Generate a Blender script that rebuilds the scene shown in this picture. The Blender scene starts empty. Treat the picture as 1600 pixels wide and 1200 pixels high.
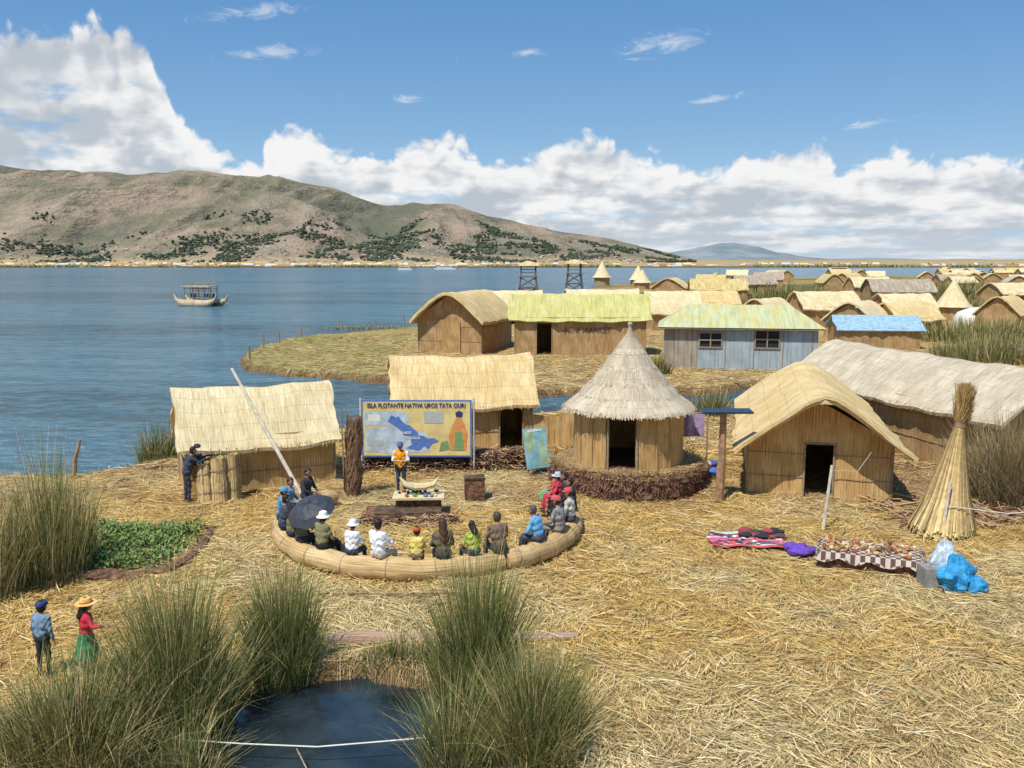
import bpy, math, random
import numpy as np
from mathutils import Vector, Matrix, noise as mn
random.seed(7); rng=np.random.default_rng(7)
scene=bpy.context.scene
R=math.radians
# ---------------------------------------------------------------- node helpers
def newmat(name):
    m=bpy.data.materials.new(name); m.use_nodes=True
    nt=m.node_tree; b=nt.nodes.get('Principled BSDF'); return m,nt,b
def N(nt,t,**k):
    n=nt.nodes.new(t)
    for a,v in k.items(): setattr(n,a,v)
    return n
def setin(nt,sock,v):
    if v is None: return
    if isinstance(v,bpy.types.NodeSocket): nt.links.new(v,sock)
    else: sock.default_value=v
def math_(nt,op,a,b=None,c=None,clamp=False):
    n=N(nt,'ShaderNodeMath',operation=op); n.use_clamp=clamp
    setin(nt,n.inputs[0],a); setin(nt,n.inputs[1],b); setin(nt,n.inputs[2],c)
    return n.outputs[0]
def mixc(nt,f,a,b,blend='MIX'):
    n=N(nt,'ShaderNodeMix',data_type='RGBA',blend_type=blend)
    setin(nt,n.inputs[0],f)
    for s,v in ((n.inputs[6],a),(n.inputs[7],b)):
        if isinstance(v,(tuple,list)): v=tuple(v)[:3]+(1,)
        setin(nt,s,v)
    return n.outputs[2]
def noise_(nt,vec,scale,detail=3,rough=.55,dist=0.,dim='3D'):
    n=N(nt,'ShaderNodeTexNoise',noise_dimensions=dim); n.inputs['Scale'].default_value=scale
    n.inputs['Detail'].default_value=detail; n.inputs['Roughness'].default_value=rough
    n.inputs['Distortion'].default_value=dist
    if vec is not None: nt.links.new(vec,n.inputs['Vector'])
    return n.outputs['Fac']
def mapv(nt,vec,scale=(1,1,1),loc=(0,0,0),rot=(0,0,0)):
    n=N(nt,'ShaderNodeMapping'); n.inputs['Scale'].default_value=scale
    n.inputs['Location'].default_value=loc; n.inputs['Rotation'].default_value=rot
    nt.links.new(vec,n.inputs['Vector']); return n.outputs[0]
def sm(nt,x,a,b):
    n=N(nt,'ShaderNodeMapRange',interpolation_type='SMOOTHSTEP')
    nt.links.new(x,n.inputs[0]); n.inputs[1].default_value=a; n.inputs[2].default_value=b
    return n.outputs[0]
def bump(nt,b,h,strength,dist):
    n=N(nt,'ShaderNodeBump'); n.inputs['Strength'].default_value=strength; n.inputs['Distance'].default_value=dist
    nt.links.new(h,n.inputs['Height']); nt.links.new(n.outputs[0],b.inputs['Normal'])
# ---------------------------------------------------------------- light, world, camera
SUN_EL=R(60); hx_,hy_=-.56,-.82   # horizontal direction towards the sun (behind camera, left)
l=math.hypot(hx_,hy_); d=Vector((hx_/l*math.cos(SUN_EL),hy_/l*math.cos(SUN_EL),math.sin(SUN_EL)))
sd=bpy.data.lights.new('sun','SUN'); sd.energy=5.0; sd.angle=R(.5); sd.color=(1,.955,.87); so=bpy.data.objects.new('sun',sd); so.rotation_euler=d.to_track_quat('Z','Y').to_euler(); scene.collection.objects.link(so)
cam=bpy.data.cameras.new('camera'); cam.sensor_width=36; cam.lens=31.19; cam.clip_start=.1; cam.clip_end=60000
co=bpy.data.objects.new('camera',cam); co.location=(0,0,7.4); co.rotation_euler=(R(90)-math.atan(192/1386),0,0); scene.collection.objects.link(co); scene.camera=co
scene.view_settings.view_transform='Standard'; scene.view_settings.look='None'; scene.view_settings.exposure=0
w=bpy.data.worlds.new('World'); scene.world=w; w.use_nodes=True; nt=w.node_tree
for n_ in list(nt.nodes): nt.nodes.remove(n_)
out=N(nt,'ShaderNodeOutputWorld'); bg=N(nt,'ShaderNodeBackground')
sky=N(nt,'ShaderNodeTexSky',sky_type='NISHITA'); sky.sun_disc=False; sky.sun_elevation=SUN_EL; sky.sun_rotation=math.atan2(hx_,hy_); sky.altitude=1500; sky.air_density=1.; sky.dust_density=.8; sky.ozone_density=1.2
bg.inputs[1].default_value=.1
tc=N(nt,'ShaderNodeTexCoord').outputs['Generated']; sp=N(nt,'ShaderNodeSeparateXYZ'); nt.links.new(tc,sp.inputs[0])
az=math_(nt,'MULTIPLY',math_(nt,'ARCTAN2',sp.outputs[0],sp.outputs[1]),57.2958)
el=math_(nt,'MULTIPLY',math_(nt,'ARCSINE',sp.outputs[2]),57.2958)
elp=math_(nt,'MAXIMUM',el,0.)
vv=math_(nt,'MULTIPLY',math_(nt,'LOGARITHM',math_(nt,'ADD',elp,1.5),2.71828),9.)
cmb=N(nt,'ShaderNodeCombineXYZ'); nt.links.new(az,cmb.inputs[0]); nt.links.new(vv,cmb.inputs[1]); CP=cmb.outputs[0]
wn=N(nt,'ShaderNodeTexNoise',noise_dimensions='2D'); wn.inputs['Scale'].default_value=.3; wn.inputs['Detail'].default_value=2; nt.links.new(CP,wn.inputs['Vector'])
def warp(vec):
    vs_=N(nt,'ShaderNodeVectorMath',operation='MULTIPLY_ADD'); nt.links.new(wn.outputs['Color'],vs_.inputs[0]); vs_.inputs[1].default_value=(1.8,1.8,0); nt.links.new(vec,vs_.inputs[2]); return vs_.outputs[0]
def billow(vec,octs):
    q=warp(vec); o=None
    for sc,am in octs:
        v=N(nt,'ShaderNodeTexVoronoi',feature='SMOOTH_F1',voronoi_dimensions='2D'); v.inputs['Scale'].default_value=sc; v.inputs['Smoothness'].default_value=.5; nt.links.new(q,v.inputs['Vector'])
        t=math_(nt,'MULTIPLY',math_(nt,'SUBTRACT',.75,v.outputs['Distance']),am)
        o=t if o is None else math_(nt,'ADD',o,t)
    return o,q
off=N(nt,'ShaderNodeVectorMath',operation='ADD'); nt.links.new(CP,off.inputs[0]); off.inputs[1].default_value=(-.5,.9,0)
O3=((.30,.46),(.72,.30),(1.6,.12))
B0,q0=billow(CP,O3); B1,_q=billow(off.outputs[0],O3)
fine=noise_(nt,q0,1.3,7,.58,dim='2D')
F0=math_(nt,'ADD',B0,math_(nt,'MULTIPLY',math_(nt,'SUBTRACT',fine,.5),.42))
TP=[(-60,9),(-45,10),(-35,9.5),(-29.5,11.7),(-27.6,12.4),(-24.4,13.2),(-22.5,12.9),(-21.0,11.2),(-19.8,8.9),(-18.4,7.),(-16.5,5.9),(-15.5,6.1),(-14.6,8.),(-12.4,8.3),(-11.2,7.4),(-8,7.0),(-4.5,7.6),(-2.8,7.7),(-1.6,6.5),(2,7.0),(6,7.7),(8,6.7),(10,6.2),(13,6.3),(14.7,7.4),(19,7.4),(20.2,6.0),(22.3,6.4),(24.7,5.9),(29.5,5.8),(40,7),(60,8)]
fc=N(nt,'ShaderNodeFloatCurve'); cu=fc.mapping.curves[0]
pts=[((a+60)/120,v/20) for a,v in TP]
while len(cu.points)<len(pts): cu.points.new(.5,.5)
for p_,(a,v) in zip(cu.points,pts): p_.location=(a,v); p_.handle_type='AUTO_CLAMPED'
fc.mapping.update(); nt.links.new(math_(nt,'DIVIDE',math_(nt,'ADD',az,60),120,clamp=True),fc.inputs[1])
top=math_(nt,'MULTIPLY',fc.outputs[0],20.)
D=math_(nt,'ADD',math_(nt,'SUBTRACT',top,el),math_(nt,'MULTIPLY',math_(nt,'SUBTRACT',F0,.36),3.4))
mask=sm(nt,D,-.1,.7)
gap=noise_(nt,mapv(nt,CP,(.16,.42,1),(4,2,0)),1,5,.6,dim='2D')
depth=math_(nt,'SUBTRACT',top,el)
gm=math_(nt,'MULTIPLY',sm(nt,gap,.53,.70),sm(nt,depth,1.6,3.2)); mask=math_(nt,'MULTIPLY',mask,math_(nt,'SUBTRACT',1,math_(nt,'MULTIPLY',gm,.65)))
lit=math_(nt,'MULTIPLY',math_(nt,'SUBTRACT',B0,B1),1.35)  # cloud light and shade painted in: billows compared with a sunward offset
lit=math_(nt,'ADD',lit,math_(nt,'MULTIPLY',math_(nt,'SUBTRACT',fine,.5),.35))
big=noise_(nt,mapv(nt,CP,(.13,.36,1),(9,1,0)),1,4,.55,dim='2D')
sh=math_(nt,'ADD',math_(nt,'ADD',.84,lit),math_(nt,'MULTIPLY',math_(nt,'SUBTRACT',.5,big),2.9))
sh=math_(nt,'SUBTRACT',sh,math_(nt,'MULTIPLY',sm(nt,depth,.6,4.),.45))
ccol=mixc(nt,sm(nt,sh,.0,1.),(5.0,5.5,6.1),(9.1,9.1,9.1))
hz=math_(nt,'SUBTRACT',1,sm(nt,el,-.5,3.5))
ccol=mixc(nt,math_(nt,'MULTIPLY',hz,.5),ccol,(6.4,7.2,8.0))
skyb=mixc(nt,.7,sky.outputs[0],mixc(nt,sm(nt,el,4.,17.),(2.5,5.0,7.9),(1.15,3.3,6.8)))
skyc=mixc(nt,math_(nt,'MULTIPLY',math_(nt,'SUBTRACT',1,sm(nt,el,2,9)),.4),skyb,(4.9,6.6,8.0))
def wisp(a0,e0,sa,se,seed):
    ax=math_(nt,'DIVIDE',math_(nt,'SUBTRACT',az,a0),sa); ey=math_(nt,'DIVIDE',math_(nt,'SUBTRACT',math_(nt,'SUBTRACT',el,math_(nt,'MULTIPLY',math_(nt,'SUBTRACT',az,a0),.14)),e0),se)
    return math_(nt,'SUBTRACT',1,math_(nt,'SQRT',math_(nt,'ADD',math_(nt,'MULTIPLY',ax,ax),math_(nt,'MULTIPLY',ey,ey))))
ws=None
for a_ in ((9.0,12.9,3.0,.8,1.),(-15.5,14.4,3.6,.5,2.),(-14.5,12.2,3.4,.5,3.),(21,7.8,1.4,.3,4.),(-6.4,9.9,1.5,.35,5.),(12.5,9.7,2.,.3,6.),(1,12.6,1.2,.3,1.)):
    x_=wisp(*a_); ws=x_ if ws is None else math_(nt,'MAXIMUM',ws,x_)
wz=noise_(nt,mapv(nt,CP,(.5,2.2,1),(3,5,0),(0,0,-.16)),1,6,.7,.6,dim='2D')
ws=math_(nt,'MULTIPLY',sm(nt,math_(nt,'ADD',math_(nt,'MAXIMUM',ws,-.35),math_(nt,'MULTIPLY',math_(nt,'SUBTRACT',wz,.5),2.8)),.1,1.15),.5)
fin=mixc(nt,ws,skyc,(8.4,8.7,9.0)); fin=mixc(nt,mask,fin,ccol)
nt.links.new(fin,bg.inputs[0]); nt.links.new(bg.outputs[0],out.inputs[0])
# ---------------------------------------------------------------- materials
MC={}
def thatch(name,ca,cb,cd,su=45.,sv=2.,bands=0.,bumpd=.02):
    """reed thatch: streaks along V (UV in metres)"""
    if name in MC: return MC[name]
    m,nt,b=newmat(name)
    uv=N(nt,'ShaderNodeTexCoord').outputs['UV']
    n1=noise_(nt,mapv(nt,uv,(su,sv,1)),1,4,.65,dim='2D')
    n2=noise_(nt,mapv(nt,uv,(1.3,.9,1)),1,4,.6,dim='2D')
    n3=noise_(nt,mapv(nt,uv,(6,.7,1),(3,7,0)),1,3,.6,dim='2D')
    c=mixc(nt,sm(nt,n1,.3,.62),cd,ca)
    c=mixc(nt,sm(nt,n2,.38,.68),c,mixc(nt,sm(nt,n1,.25,.55),cd,cb))
    c=mixc(nt,math_(nt,'MULTIPLY',sm(nt,n3,.5,.75),.45),c,tuple(x*.58 for x in ca))
    if bands>0:
        sep=N(nt,'ShaderNodeSeparateXYZ'); nt.links.new(uv,sep.inputs[0])
        w=math_(nt,'ADD',sep.outputs[1],math_(nt,'MULTIPLY',n2,.12))
        fr=math_(nt,'FRACT',math_(nt,'DIVIDE',w,bands))
        ln=math_(nt,'SUBTRACT',1,sm(nt,fr,0.,.07))
        c=mixc(nt,math_(nt,'MULTIPLY',ln,.4),c,tuple(x*.5 for x in cd))
    nt.links.new(c,b.inputs['Base Color']); b.inputs['Roughness'].default_value=.85
    b.inputs['Specular IOR Level'].default_value=.2
    bump(nt,b,math_(nt,'ADD',n1,math_(nt,'MULTIPLY',n3,.7)),.9,bumpd)
    MC[name]=m; return m
def plain(name,col,rough=.8,var=.25,scale=6.,bumpd=.01,metal=0.,bs=.5):
    if name in MC: return MC[name]
    m,nt,b=newmat(name)
    o=N(nt,'ShaderNodeTexCoord').outputs['Object']
    n1=noise_(nt,o,scale,4,.6); n2=noise_(nt,o,scale*6,3,.6)
    c=mixc(nt,sm(nt,n1,.3,.7),tuple(x*(1-var) for x in col),tuple(min(1,x*(1+var)) for x in col))
    nt.links.new(c,b.inputs['Base Color']); b.inputs['Roughness'].default_value=rough
    b.inputs['Metallic'].default_value=metal; b.inputs['Specular IOR Level'].default_value=.3
    bump(nt,b,math_(nt,'ADD',n1,math_(nt,'MULTIPLY',n2,.3)),bs,bumpd)
    MC[name]=m; return m
def cloth(col):
    return plain('cloth_%02x%02x%02x'%tuple(int(255*min(1,c)) for c in col),col,.9,.22,7.,.03,bs=.7)
def attrmat(name,rough=.7,var=.2,sc=8.):
    if name in MC: return MC[name]
    m,nt,b=newmat(name)
    a=N(nt,'ShaderNodeAttribute',attribute_name='Col').outputs['Color']
    o=N(nt,'ShaderNodeTexCoord').outputs['Object']
    n=noise_(nt,o,sc,2,.65)
    c=mixc(nt,1.,a,mixc(nt,sm(nt,n,.25,.75),(1-var,)*3,(1+var*.5,)*3),'MULTIPLY')
    nt.links.new(c,b.inputs['Base Color']); b.inputs['Roughness'].default_value=rough
    b.inputs['Specular IOR Level'].default_value=.25
    MC[name]=m; return m
# ---------------------------------------------------------------- mesh helpers
def link(ob,parent=None):
    scene.collection.objects.link(ob)
    if parent is not None: ob.parent=parent
    return ob
def empty(name,loc=(0,0,0),yaw=0.):
    e=bpy.data.objects.new(name,None); e.empty_display_size=.3
    e.location=loc; e.rotation_euler=(0,0,yaw); scene.collection.objects.link(e); return e
class MB:
    def __init__(s): s.v=[];s.f=[];s.m=[];s.uv=[];s.mats=[]
    def mi(s,mat):
        if mat not in s.mats: s.mats.append(mat)
        return s.mats.index(mat)
    def add(s,vs,fs,mat,uvs=None):
        o=len(s.v); s.v+= [tuple(p) for p in vs]; k=s.mi(mat)
        for i,fc in enumerate(fs):
            s.f.append([a+o for a in fc]); s.m.append(k)
            if uvs is None:
                s.uv.append([(vs[a][0]+vs[a][1],vs[a][2]) for a in fc])
            elif callable(uvs): s.uv.append([uvs(a) for a in fc])
            else: s.uv.append(uvs[i])
    def box(s,c,size,mat,rot=0.,tilt=None):
        hx,hy,hz=[q/2 for q in size]; M=Matrix.Rotation(rot,3,'Z')
        if tilt is not None: M=M@tilt
        vs=[]
        for x,y,z in ((-1,-1,-1),(1,-1,-1),(1,1,-1),(-1,1,-1),(-1,-1,1),(1,-1,1),(1,1,1),(-1,1,1)):
            vs.append(tuple(Vector(c)+M@Vector((x*hx,y*hy,z*hz))))
        fs=[(0,3,2,1),(4,5,6,7),(0,1,5,4),(1,2,6,5),(2,3,7,6),(3,0,4,7)]
        X,Y,Z=size; uv=[[(0,0),(0,Y),(X,Y),(X,0)],[(0,0),(X,0),(X,Y),(0,Y)]]+[[(0,0),(w,0),(w,Z),(0,Z)] for w in (X,Y,X,Y)]
        s.add(vs,fs,mat,uv)
    def tube(s,pts,rad,mat,n=8,flat=1.,jit=0.,cap=True):
        pts=[Vector(p) for p in pts]; K=len(pts)
        if not hasattr(rad,'__len__'): rad=[rad]*K
        vs=[];uv=[];L=0; up=Vector((0,0,1)); 
        for i,p in enumerate(pts):
            t=(pts[min(i+1,K-1)]-pts[max(i-1,0)]).normalized()
            a=up if abs(t.dot(up))<.95 else Vector((0,1,0))
            sx=t.cross(a).normalized(); sy=sx.cross(t).normalized()
            if i: L+=(p-pts[i-1]).length
            for j in range(n):
                th=2*math.pi*j/n; r=rad[i]*(1+random.uniform(-jit,jit))
                vs.append(tuple(p+sx*math.cos(th)*r+sy*math.sin(th)*r*flat)); uv.append((2*math.pi*max(rad)*j/n,L))
        fs=[];fu=[]
        C=2*math.pi*max(rad)
        for i in range(K-1):
            for j in range(n):
                a=i*n+j;b=i*n+(j+1)%n;c=b+n;d=a+n
                fs.append((a,b,c,d)); u0=uv[a][0];u1=u0+C/n
                fu.append([(u0,uv[a][1]),(u1,uv[a][1]),(u1,uv[d][1]),(u0,uv[d][1])])
        if cap:
            for base,rev in ((0,True),((K-1)*n,False)):
                fc=[base+j for j in range(n)]
                fs.append(tuple(fc[::-1] if rev else fc)); fu.append([(.1*math.cos(j),.1*math.sin(j)) for j in range(n)])
        s.add(vs,fs,mat,fu)
    def lathe(s,prof,mat,c=(0,0,0),n=16,sq=(1,1),jit=0.,M=None):
        vs=[];L=[0]
        for i in range(1,len(prof)): L.append(L[-1]+math.hypot(prof[i][0]-prof[i-1][0],prof[i][1]-prof[i-1][1]))
        for r,z in prof:
            for j in range(n):
                th=2*math.pi*j/n; q=1+random.uniform(-jit,jit)
                p=Vector((r*q*math.cos(th)*sq[0],r*q*math.sin(th)*sq[1],z))
                if M is not None: p=M@p
                vs.append((p.x+c[0],p.y+c[1],p.z+c[2]))
        fs=[];fu=[];rm=max(p[0] for p in prof)
        for i in range(len(prof)-1):
            for j in range(n):
                a=i*n+j;b=i*n+(j+1)%n; fs.append((a,b,b+n,a+n))
                u0=2*math.pi*rm*j/n;u1=2*math.pi*rm*(j+1)/n
                fu.append([(u0,L[i]),(u1,L[i]),(u1,L[i+1]),(u0,L[i+1])])
        s.add(vs,fs,mat,fu)
    def ball(s,c,r,mat,n=10,k=7,sq=(1,1,1),jit=0.):
        prof=[(r*math.sin(math.pi*i/(k-1))+1e-4,-r*sq[2]*math.cos(math.pi*i/(k-1))) for i in range(k)]
        s.lathe(prof,mat,c,n,(sq[0],sq[1]),jit)
    def build(s,name,parent=None,smooth=True,loc=None):
        me=bpy.data.meshes.new(name); me.from_pydata(s.v,[],s.f)
        for m in s.mats: me.materials.append(m)
        me.polygons.foreach_set('material_index',s.m)
        uvl=me.uv_layers.new(name='UVMap'); flat=[c for f in s.uv for p in f for c in p]
        uvl.data.foreach_set('uv',flat)
        if smooth: me.polygons.foreach_set('use_smooth',[True]*len(me.polygons))
        me.update(); ob=bpy.data.objects.new(name,me); link(ob,parent)
        if smooth:
            try: me.set_sharp_from_angle(angle=R(40))
            except Exception: pass
        if loc: ob.location=loc
        return ob
def npmesh(name,V,F,mat,col=None,smooth=False,parent=None,uv=None):
    me=bpy.data.meshes.new(name); nf,k=F.shape
    me.vertices.add(len(V)); me.vertices.foreach_set('co',V.astype(np.float32).ravel())
    me.loops.add(nf*k); me.loops.foreach_set('vertex_index',F.astype(np.int32).ravel())
    me.polygons.add(nf); me.polygons.foreach_set('loop_start',np.arange(0,nf*k,k,dtype=np.int32))
    me.update(calc_edges=True)
    if smooth: me.polygons.foreach_set('use_smooth',np.ones(nf,dtype=bool))
    if col is not None:
        a=me.color_attributes.new('Col','FLOAT_COLOR','POINT')
        c=np.ones((len(V),4),np.float32); c[:,:3]=col; a.data.foreach_set('color',c.ravel())
    me.materials.append(mat); ob=bpy.data.objects.new(name,me); return link(ob,parent)
def ribbons(name,P,side,W,col,mat,parent=None,colt=None):
    n,K,_=P.shape
    S=side[:,None,:]*W[:,:,None]*.5
    V=np.stack([P-S,P+S],axis=2).reshape(-1,3)
    base=(np.arange(n)*K*2)[:,None]; k=np.arange(K-1)[None,:]*2
    a=base+k; F=np.stack([a,a+1,a+3,a+2],axis=-1).reshape(-1,4)
    if colt is None: C=np.repeat(col,K*2,axis=0)
    else:
        t=np.linspace(0,1,K)[None,:,None]; C=col[:,None,:]*(1-t)+colt[:,None,:]*t
        C=np.repeat(C.reshape(-1,3),2,axis=0)
    return npmesh(name,V,F,mat,C,False,parent)
# ---------------------------------------------------------------- terrain
MAIN=[(-60,34),(-30,32),(-18.1,30.8),(-15.8,30.6),(-14.2,32.0),(-13.4,34.3),(-11,35.5),(-8.4,38.5),(-6.4,41),(-4,42.4),(.6,43.1),(2.6,44.1),(9.5,43.4),(14,46.5),(30,47),(60,50),(60,-12),(-60,-12)]
POND=[(-4.9,14.5),(-4.2,15.2),(-3.4,15.1),(-2.8,15.5),(-1.9,15.1),(-1.2,15.2),(-.8,14.2),(-.9,13.2),(-.5,12.4),(-.6,9),(-4.8,9),(-4.9,11.2),(-5.4,12.2),(-5.0,13.2)]
MID=[(-18.9,62.3),(-16,60.2),(-11.4,58),(-8.1,55.8),(-4,52.3),(0,50.3),(4.4,50.5),(8,51.5),(11,50.6),(14.8,53.6),(24,54.5),(45,55),(70,60),(90,130),(10,125),(-4,112),(-11.7,101.5),(-17,93),(-21.8,86),(-22.4,76),(-21,68)]
FAR=[(40,118),(3,128),(6,170),(16,235),(30,290),(52,325),(90,370),(150,430),(260,500),(420,560),(700,560),(700,200),(200,60),(80,70)]
def sdist(poly,x,y):
    x=np.asarray(x,float);y=np.asarray(y,float); d=np.full(x.shape,1e9); ins=np.zeros(x.shape,bool)
    n=len(poly)
    for i in range(n):
        x0,y0=poly[i];x1,y1=poly[(i+1)%n]; ex,ey=x1-x0,y1-y0
        t=np.clip(((x-x0)*ex+(y-y0)*ey)/(ex*ex+ey*ey),0,1)
        d=np.minimum(d,np.hypot(x-x0-t*ex,y-y0-t*ey))
        c=((y0>y)!=(y1>y)); 
        if y1!=y0: ins^= c&(x<(x1-x0)*(y-y0)/(y1-y0)+x0)
    return np.where(ins,d,-d)
def wav(x,y,s=1.):
    return (np.sin(x*.9*s+1.3*np.sin(y*.7*s))+np.sin(y*1.3*s+1.7+1.1*np.sin(x*1.1*s))+.6*np.sin(x*2.7*s+y*1.9*s)+.5*np.sin(y*3.7*s-x*2.3*s+2))/3.1
def step(a,b,x):
    t=np.clip((x-a)/(b-a),0,1); return t*t*(3-2*t)
def main_sd(x,y):
    e=.35*wav(x,y,2.1)
    return np.minimum(sdist(MAIN,x,y)+e,-sdist(POND,x,y)+e*.6)
def ground_h(x,y):
    s=main_sd(x,y)
    return -.9+.9*step(-.25,.45,s)+.06*wav(x,y,1.)+.035*wav(x+9,y-4,3.3)
def gh(x,y): return float(ground_h(np.array([x]),np.array([y]))[0])
def palette(x,y):
    gold=np.array([.74,.50,.165]); pale=np.array([.74,.57,.27]); brown=np.array([.38,.215,.10]); grey=np.array([.55,.43,.26])
    w=step(-.2,.6,wav(x*.5+3,y*.5,1.)); near=step(17,13.5,y)*step(-1,3,x)
    c=gold[None]*(1-w[:,None])+pale[None]*w[:,None]
    c=c*(1-.6*near[:,None])+(.6*pale+.4*grey)[None]*.6*near[:,None]
    b=step(24.5,28,y)*.5*step(-.5,.5,wav(x,y,1.4))+step(9,14,x)*step(23,25.5,y)*.6+.38*step(.25,.8,wav(x*1.1+7,y*1.1,1.7))
    b=np.clip(b,0,.75)[:,None]
    return c*(1-b)+brown[None]*b
def grid_terrain(name,x0,x1,y0,y1,res,hf,colf,mat):
    xs=np.arange(x0,x1+res,res);ys=np.arange(y0,y1+res,res)
    X,Y=np.meshgrid(xs,ys); x=X.ravel();y=Y.ravel(); z=hf(x,y)
    nx,ny=len(xs),len(ys); i=np.arange(nx-1)[None,:]+np.arange(ny-1)[:,None]*nx
    F=np.stack([i,i+1,i+1+nx,i+nx],-1).reshape(-1,4)
    return npmesh(name,np.stack([x,y,z],1),F,mat,colf(x,y),True)
def mat_ground():
    m,nt,b=newmat('straw_ground')
    a=N(nt,'ShaderNodeAttribute',attribute_name='Col').outputs['Color']
    o=N(nt,'ShaderNodeTexCoord').outputs['Object']
    w=N(nt,'ShaderNodeTexNoise'); w.inputs['Scale'].default_value=.9; nt.links.new(o,w.inputs['Vector'])
    def streak(rot,off):
        v=mapv(nt,o,(38,3.2,5),off,(0,0,rot)); return noise_(nt,v,1,3,.6,.6,dim='2D')
    s1=streak(.5,(0,0,0)); s2=streak(2.2,(4,3,0)); s3=streak(-.5,(9,2,0))
    s=mixc(nt,sm(nt,w.outputs['Fac'],.42,.58),s1,s2); s=math_(nt,'MAXIMUM',s,math_(nt,'MULTIPLY',s3,.95))
    c=mixc(nt,sm(nt,s,.4,.7),(.34,.27,.2),(1.12,1.08,1.04))
    c=mixc(nt,1.,a,c,'MULTIPLY')
    nt.links.new(c,b.inputs['Base Color']); b.inputs['Roughness'].default_value=.9; b.inputs['Specular IOR Level'].default_value=.15
    bump(nt,b,s,1.,.05); return m
GM=mat_ground()
def maincol(x,y):
    c=palette(x,y); s=main_sd(x,y); k=step(.6,.05,s)[:,None]
    return c*(1-k)+np.array([.12,.07,.04])[None]*k
grid_terrain('reed_island_ground',-40,40,-8,52,.22,ground_h,maincol,GM)
def mid_sd(x,y): return np.maximum(sdist(MID,x,y),sdist(FAR,x,y))+.5*wav(x,y,1.3)
def mid_h(x,y): return -.9+.95*step(-.4,.5,mid_sd(x,y))+.06*wav(x,y,.6)
def midcol(x,y):
    s=mid_sd(x,y); g=np.array([.40,.38,.13]); st=np.array([.66,.48,.21]); br=np.array([.34,.2,.11])
    w=step(-7,-11,x)[:,None]*(.55+.35*wav(x*.6,y*.4))[:,None].clip(0,1); c=st[None]*(1-w)+g[None]*w
    n=step(.1,.8,wav(x*1.7,y*1.7))[:,None]*(1-w)*.7; c=c*(1-n)+br[None]*n
    k=step(.8,.1,s)[:,None]*.9; return c*(1-k)+np.array([.2,.12,.07])[None]*k
grid_terrain('neighbouring_island_ground',-26,92,47,132,.4,mid_h,midcol,GM)
def far_h(x,y):
    s=sdist(FAR,x,y)+3*wav(x,y,.15); return -1.+.96*step(-3,3,s)-.35*np.where((y<131)&(x<91),1.,0)
def farcol(x,y):
    w=step(-.5,.5,wav(x*.08,y*.06))[:,None]; return np.array([.5,.38,.17])[None]*w+np.array([.2,.2,.08])[None]*(1-w)
grid_terrain('distant_island_ground',0,700,118,575,4.,far_h,farcol,GM)
# ---------------------------------------------------------------- hills + shore
HP=[(-900,235),(-600,240),(-300,248),(0,250),(100,261),(200,271),(260,269),(310,263),(400,274),(470,286),(520,294),(560,304),(600,314),(640,311),(700,317),(760,334),(820,349),(900,362),(960,373),(1020,386),(1080,402),(1120,408),(1900,410)]
hx=np.array([(p-800)*.000707 for p,_ in HP]); hk=np.array([(408-q)*.0007 for _,q in HP])
def hills():
    A=np.linspace(-1.35,1.0,820); Yr=np.concatenate([np.linspace(1130,2500,16)[:-1],np.linspace(2500,6200,130)])
    V=[];K=[]
    for Y in Yr:
        for a in A:
            k=max(0.,float(np.interp(a,hx,hk))); x=a*Y
            t=(Y-2500)/(4300-2500)
            hr=k*4300; cv=0.
            if t<=0: z=.6+2.*max(0,(Y-1300)/1200)
            else:
                s=min(t,1.); s=s*s*(3-2*s)*.45+.55*s**1.25
                if t>1: s=1-(t-1)*.9
                nz=mn.fractal(Vector((x*.0016,Y*.0011,3.1)),1.0,2.,5)
                rd=1-abs(mn.noise(Vector((x*.0026+.5*nz,Y*.0006,9.))))*2
                g=1-abs(mn.noise(Vector((x*.009+nz,Y*.0018,19.))))*2
                amp=min(1,t*2.2)*(1-.8*max(0,1-abs(t-1)*4))
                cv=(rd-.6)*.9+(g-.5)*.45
                z=2.6+hr*s+amp*(hr*.22+3)*(nz*.5+(rd-.6)*.95+(g-.5)*.35)
                z=max(z,2.2+t*8)
            V.append((x,Y,z)); K.append(cv)
    V=np.array(V); nx=len(A);ny=len(Yr)
    i=np.arange(nx-1)[None,:]+np.arange(ny-1)[:,None]*nx
    F=np.stack([i,i+1,i+1+nx,i+nx],-1).reshape(-1,4)
    return V,F,np.array(K)
m,nt,b=newmat('hillside')
geo=N(nt,'ShaderNodeNewGeometry'); P_=geo.outputs['Position']; cva=N(nt,'ShaderNodeAttribute',attribute_name='Col').outputs['Fac']
sep=N(nt,'ShaderNodeSeparateXYZ'); nt.links.new(P_,sep.inputs[0])
n1=noise_(nt,mapv(nt,P_,(.0022,.0012,.006)),1,7,.62,.4); n2=noise_(nt,mapv(nt,P_,(.02,.008,.03)),1,5,.7); n3=noise_(nt,mapv(nt,P_,(.007,.003,.02),(5,5,5)),1,6,.65)
c=mixc(nt,sm(nt,n1,.42,.60),(.18,.155,.08),(.37,.26,.17))
c=mixc(nt,math_(nt,'MULTIPLY',sm(nt,n3,.50,.64),.65),c,(.11,.11,.058))
c=mixc(nt,math_(nt,'MULTIPLY',sm(nt,n2,.5,.72),.5),c,(.42,.33,.24))
c=mixc(nt,math_(nt,'MULTIPLY',math_(nt,'SUBTRACT',1,sm(nt,cva,.2,.55)),.65),c,(.09,.10,.052))  # gully shade painted into the colour to bring out relief
c=mixc(nt,math_(nt,'MULTIPLY',sm(nt,cva,.6,.85),.4),c,(.46,.36,.25))  # spur crests painted lighter, standing in for sunlit relief
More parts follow.
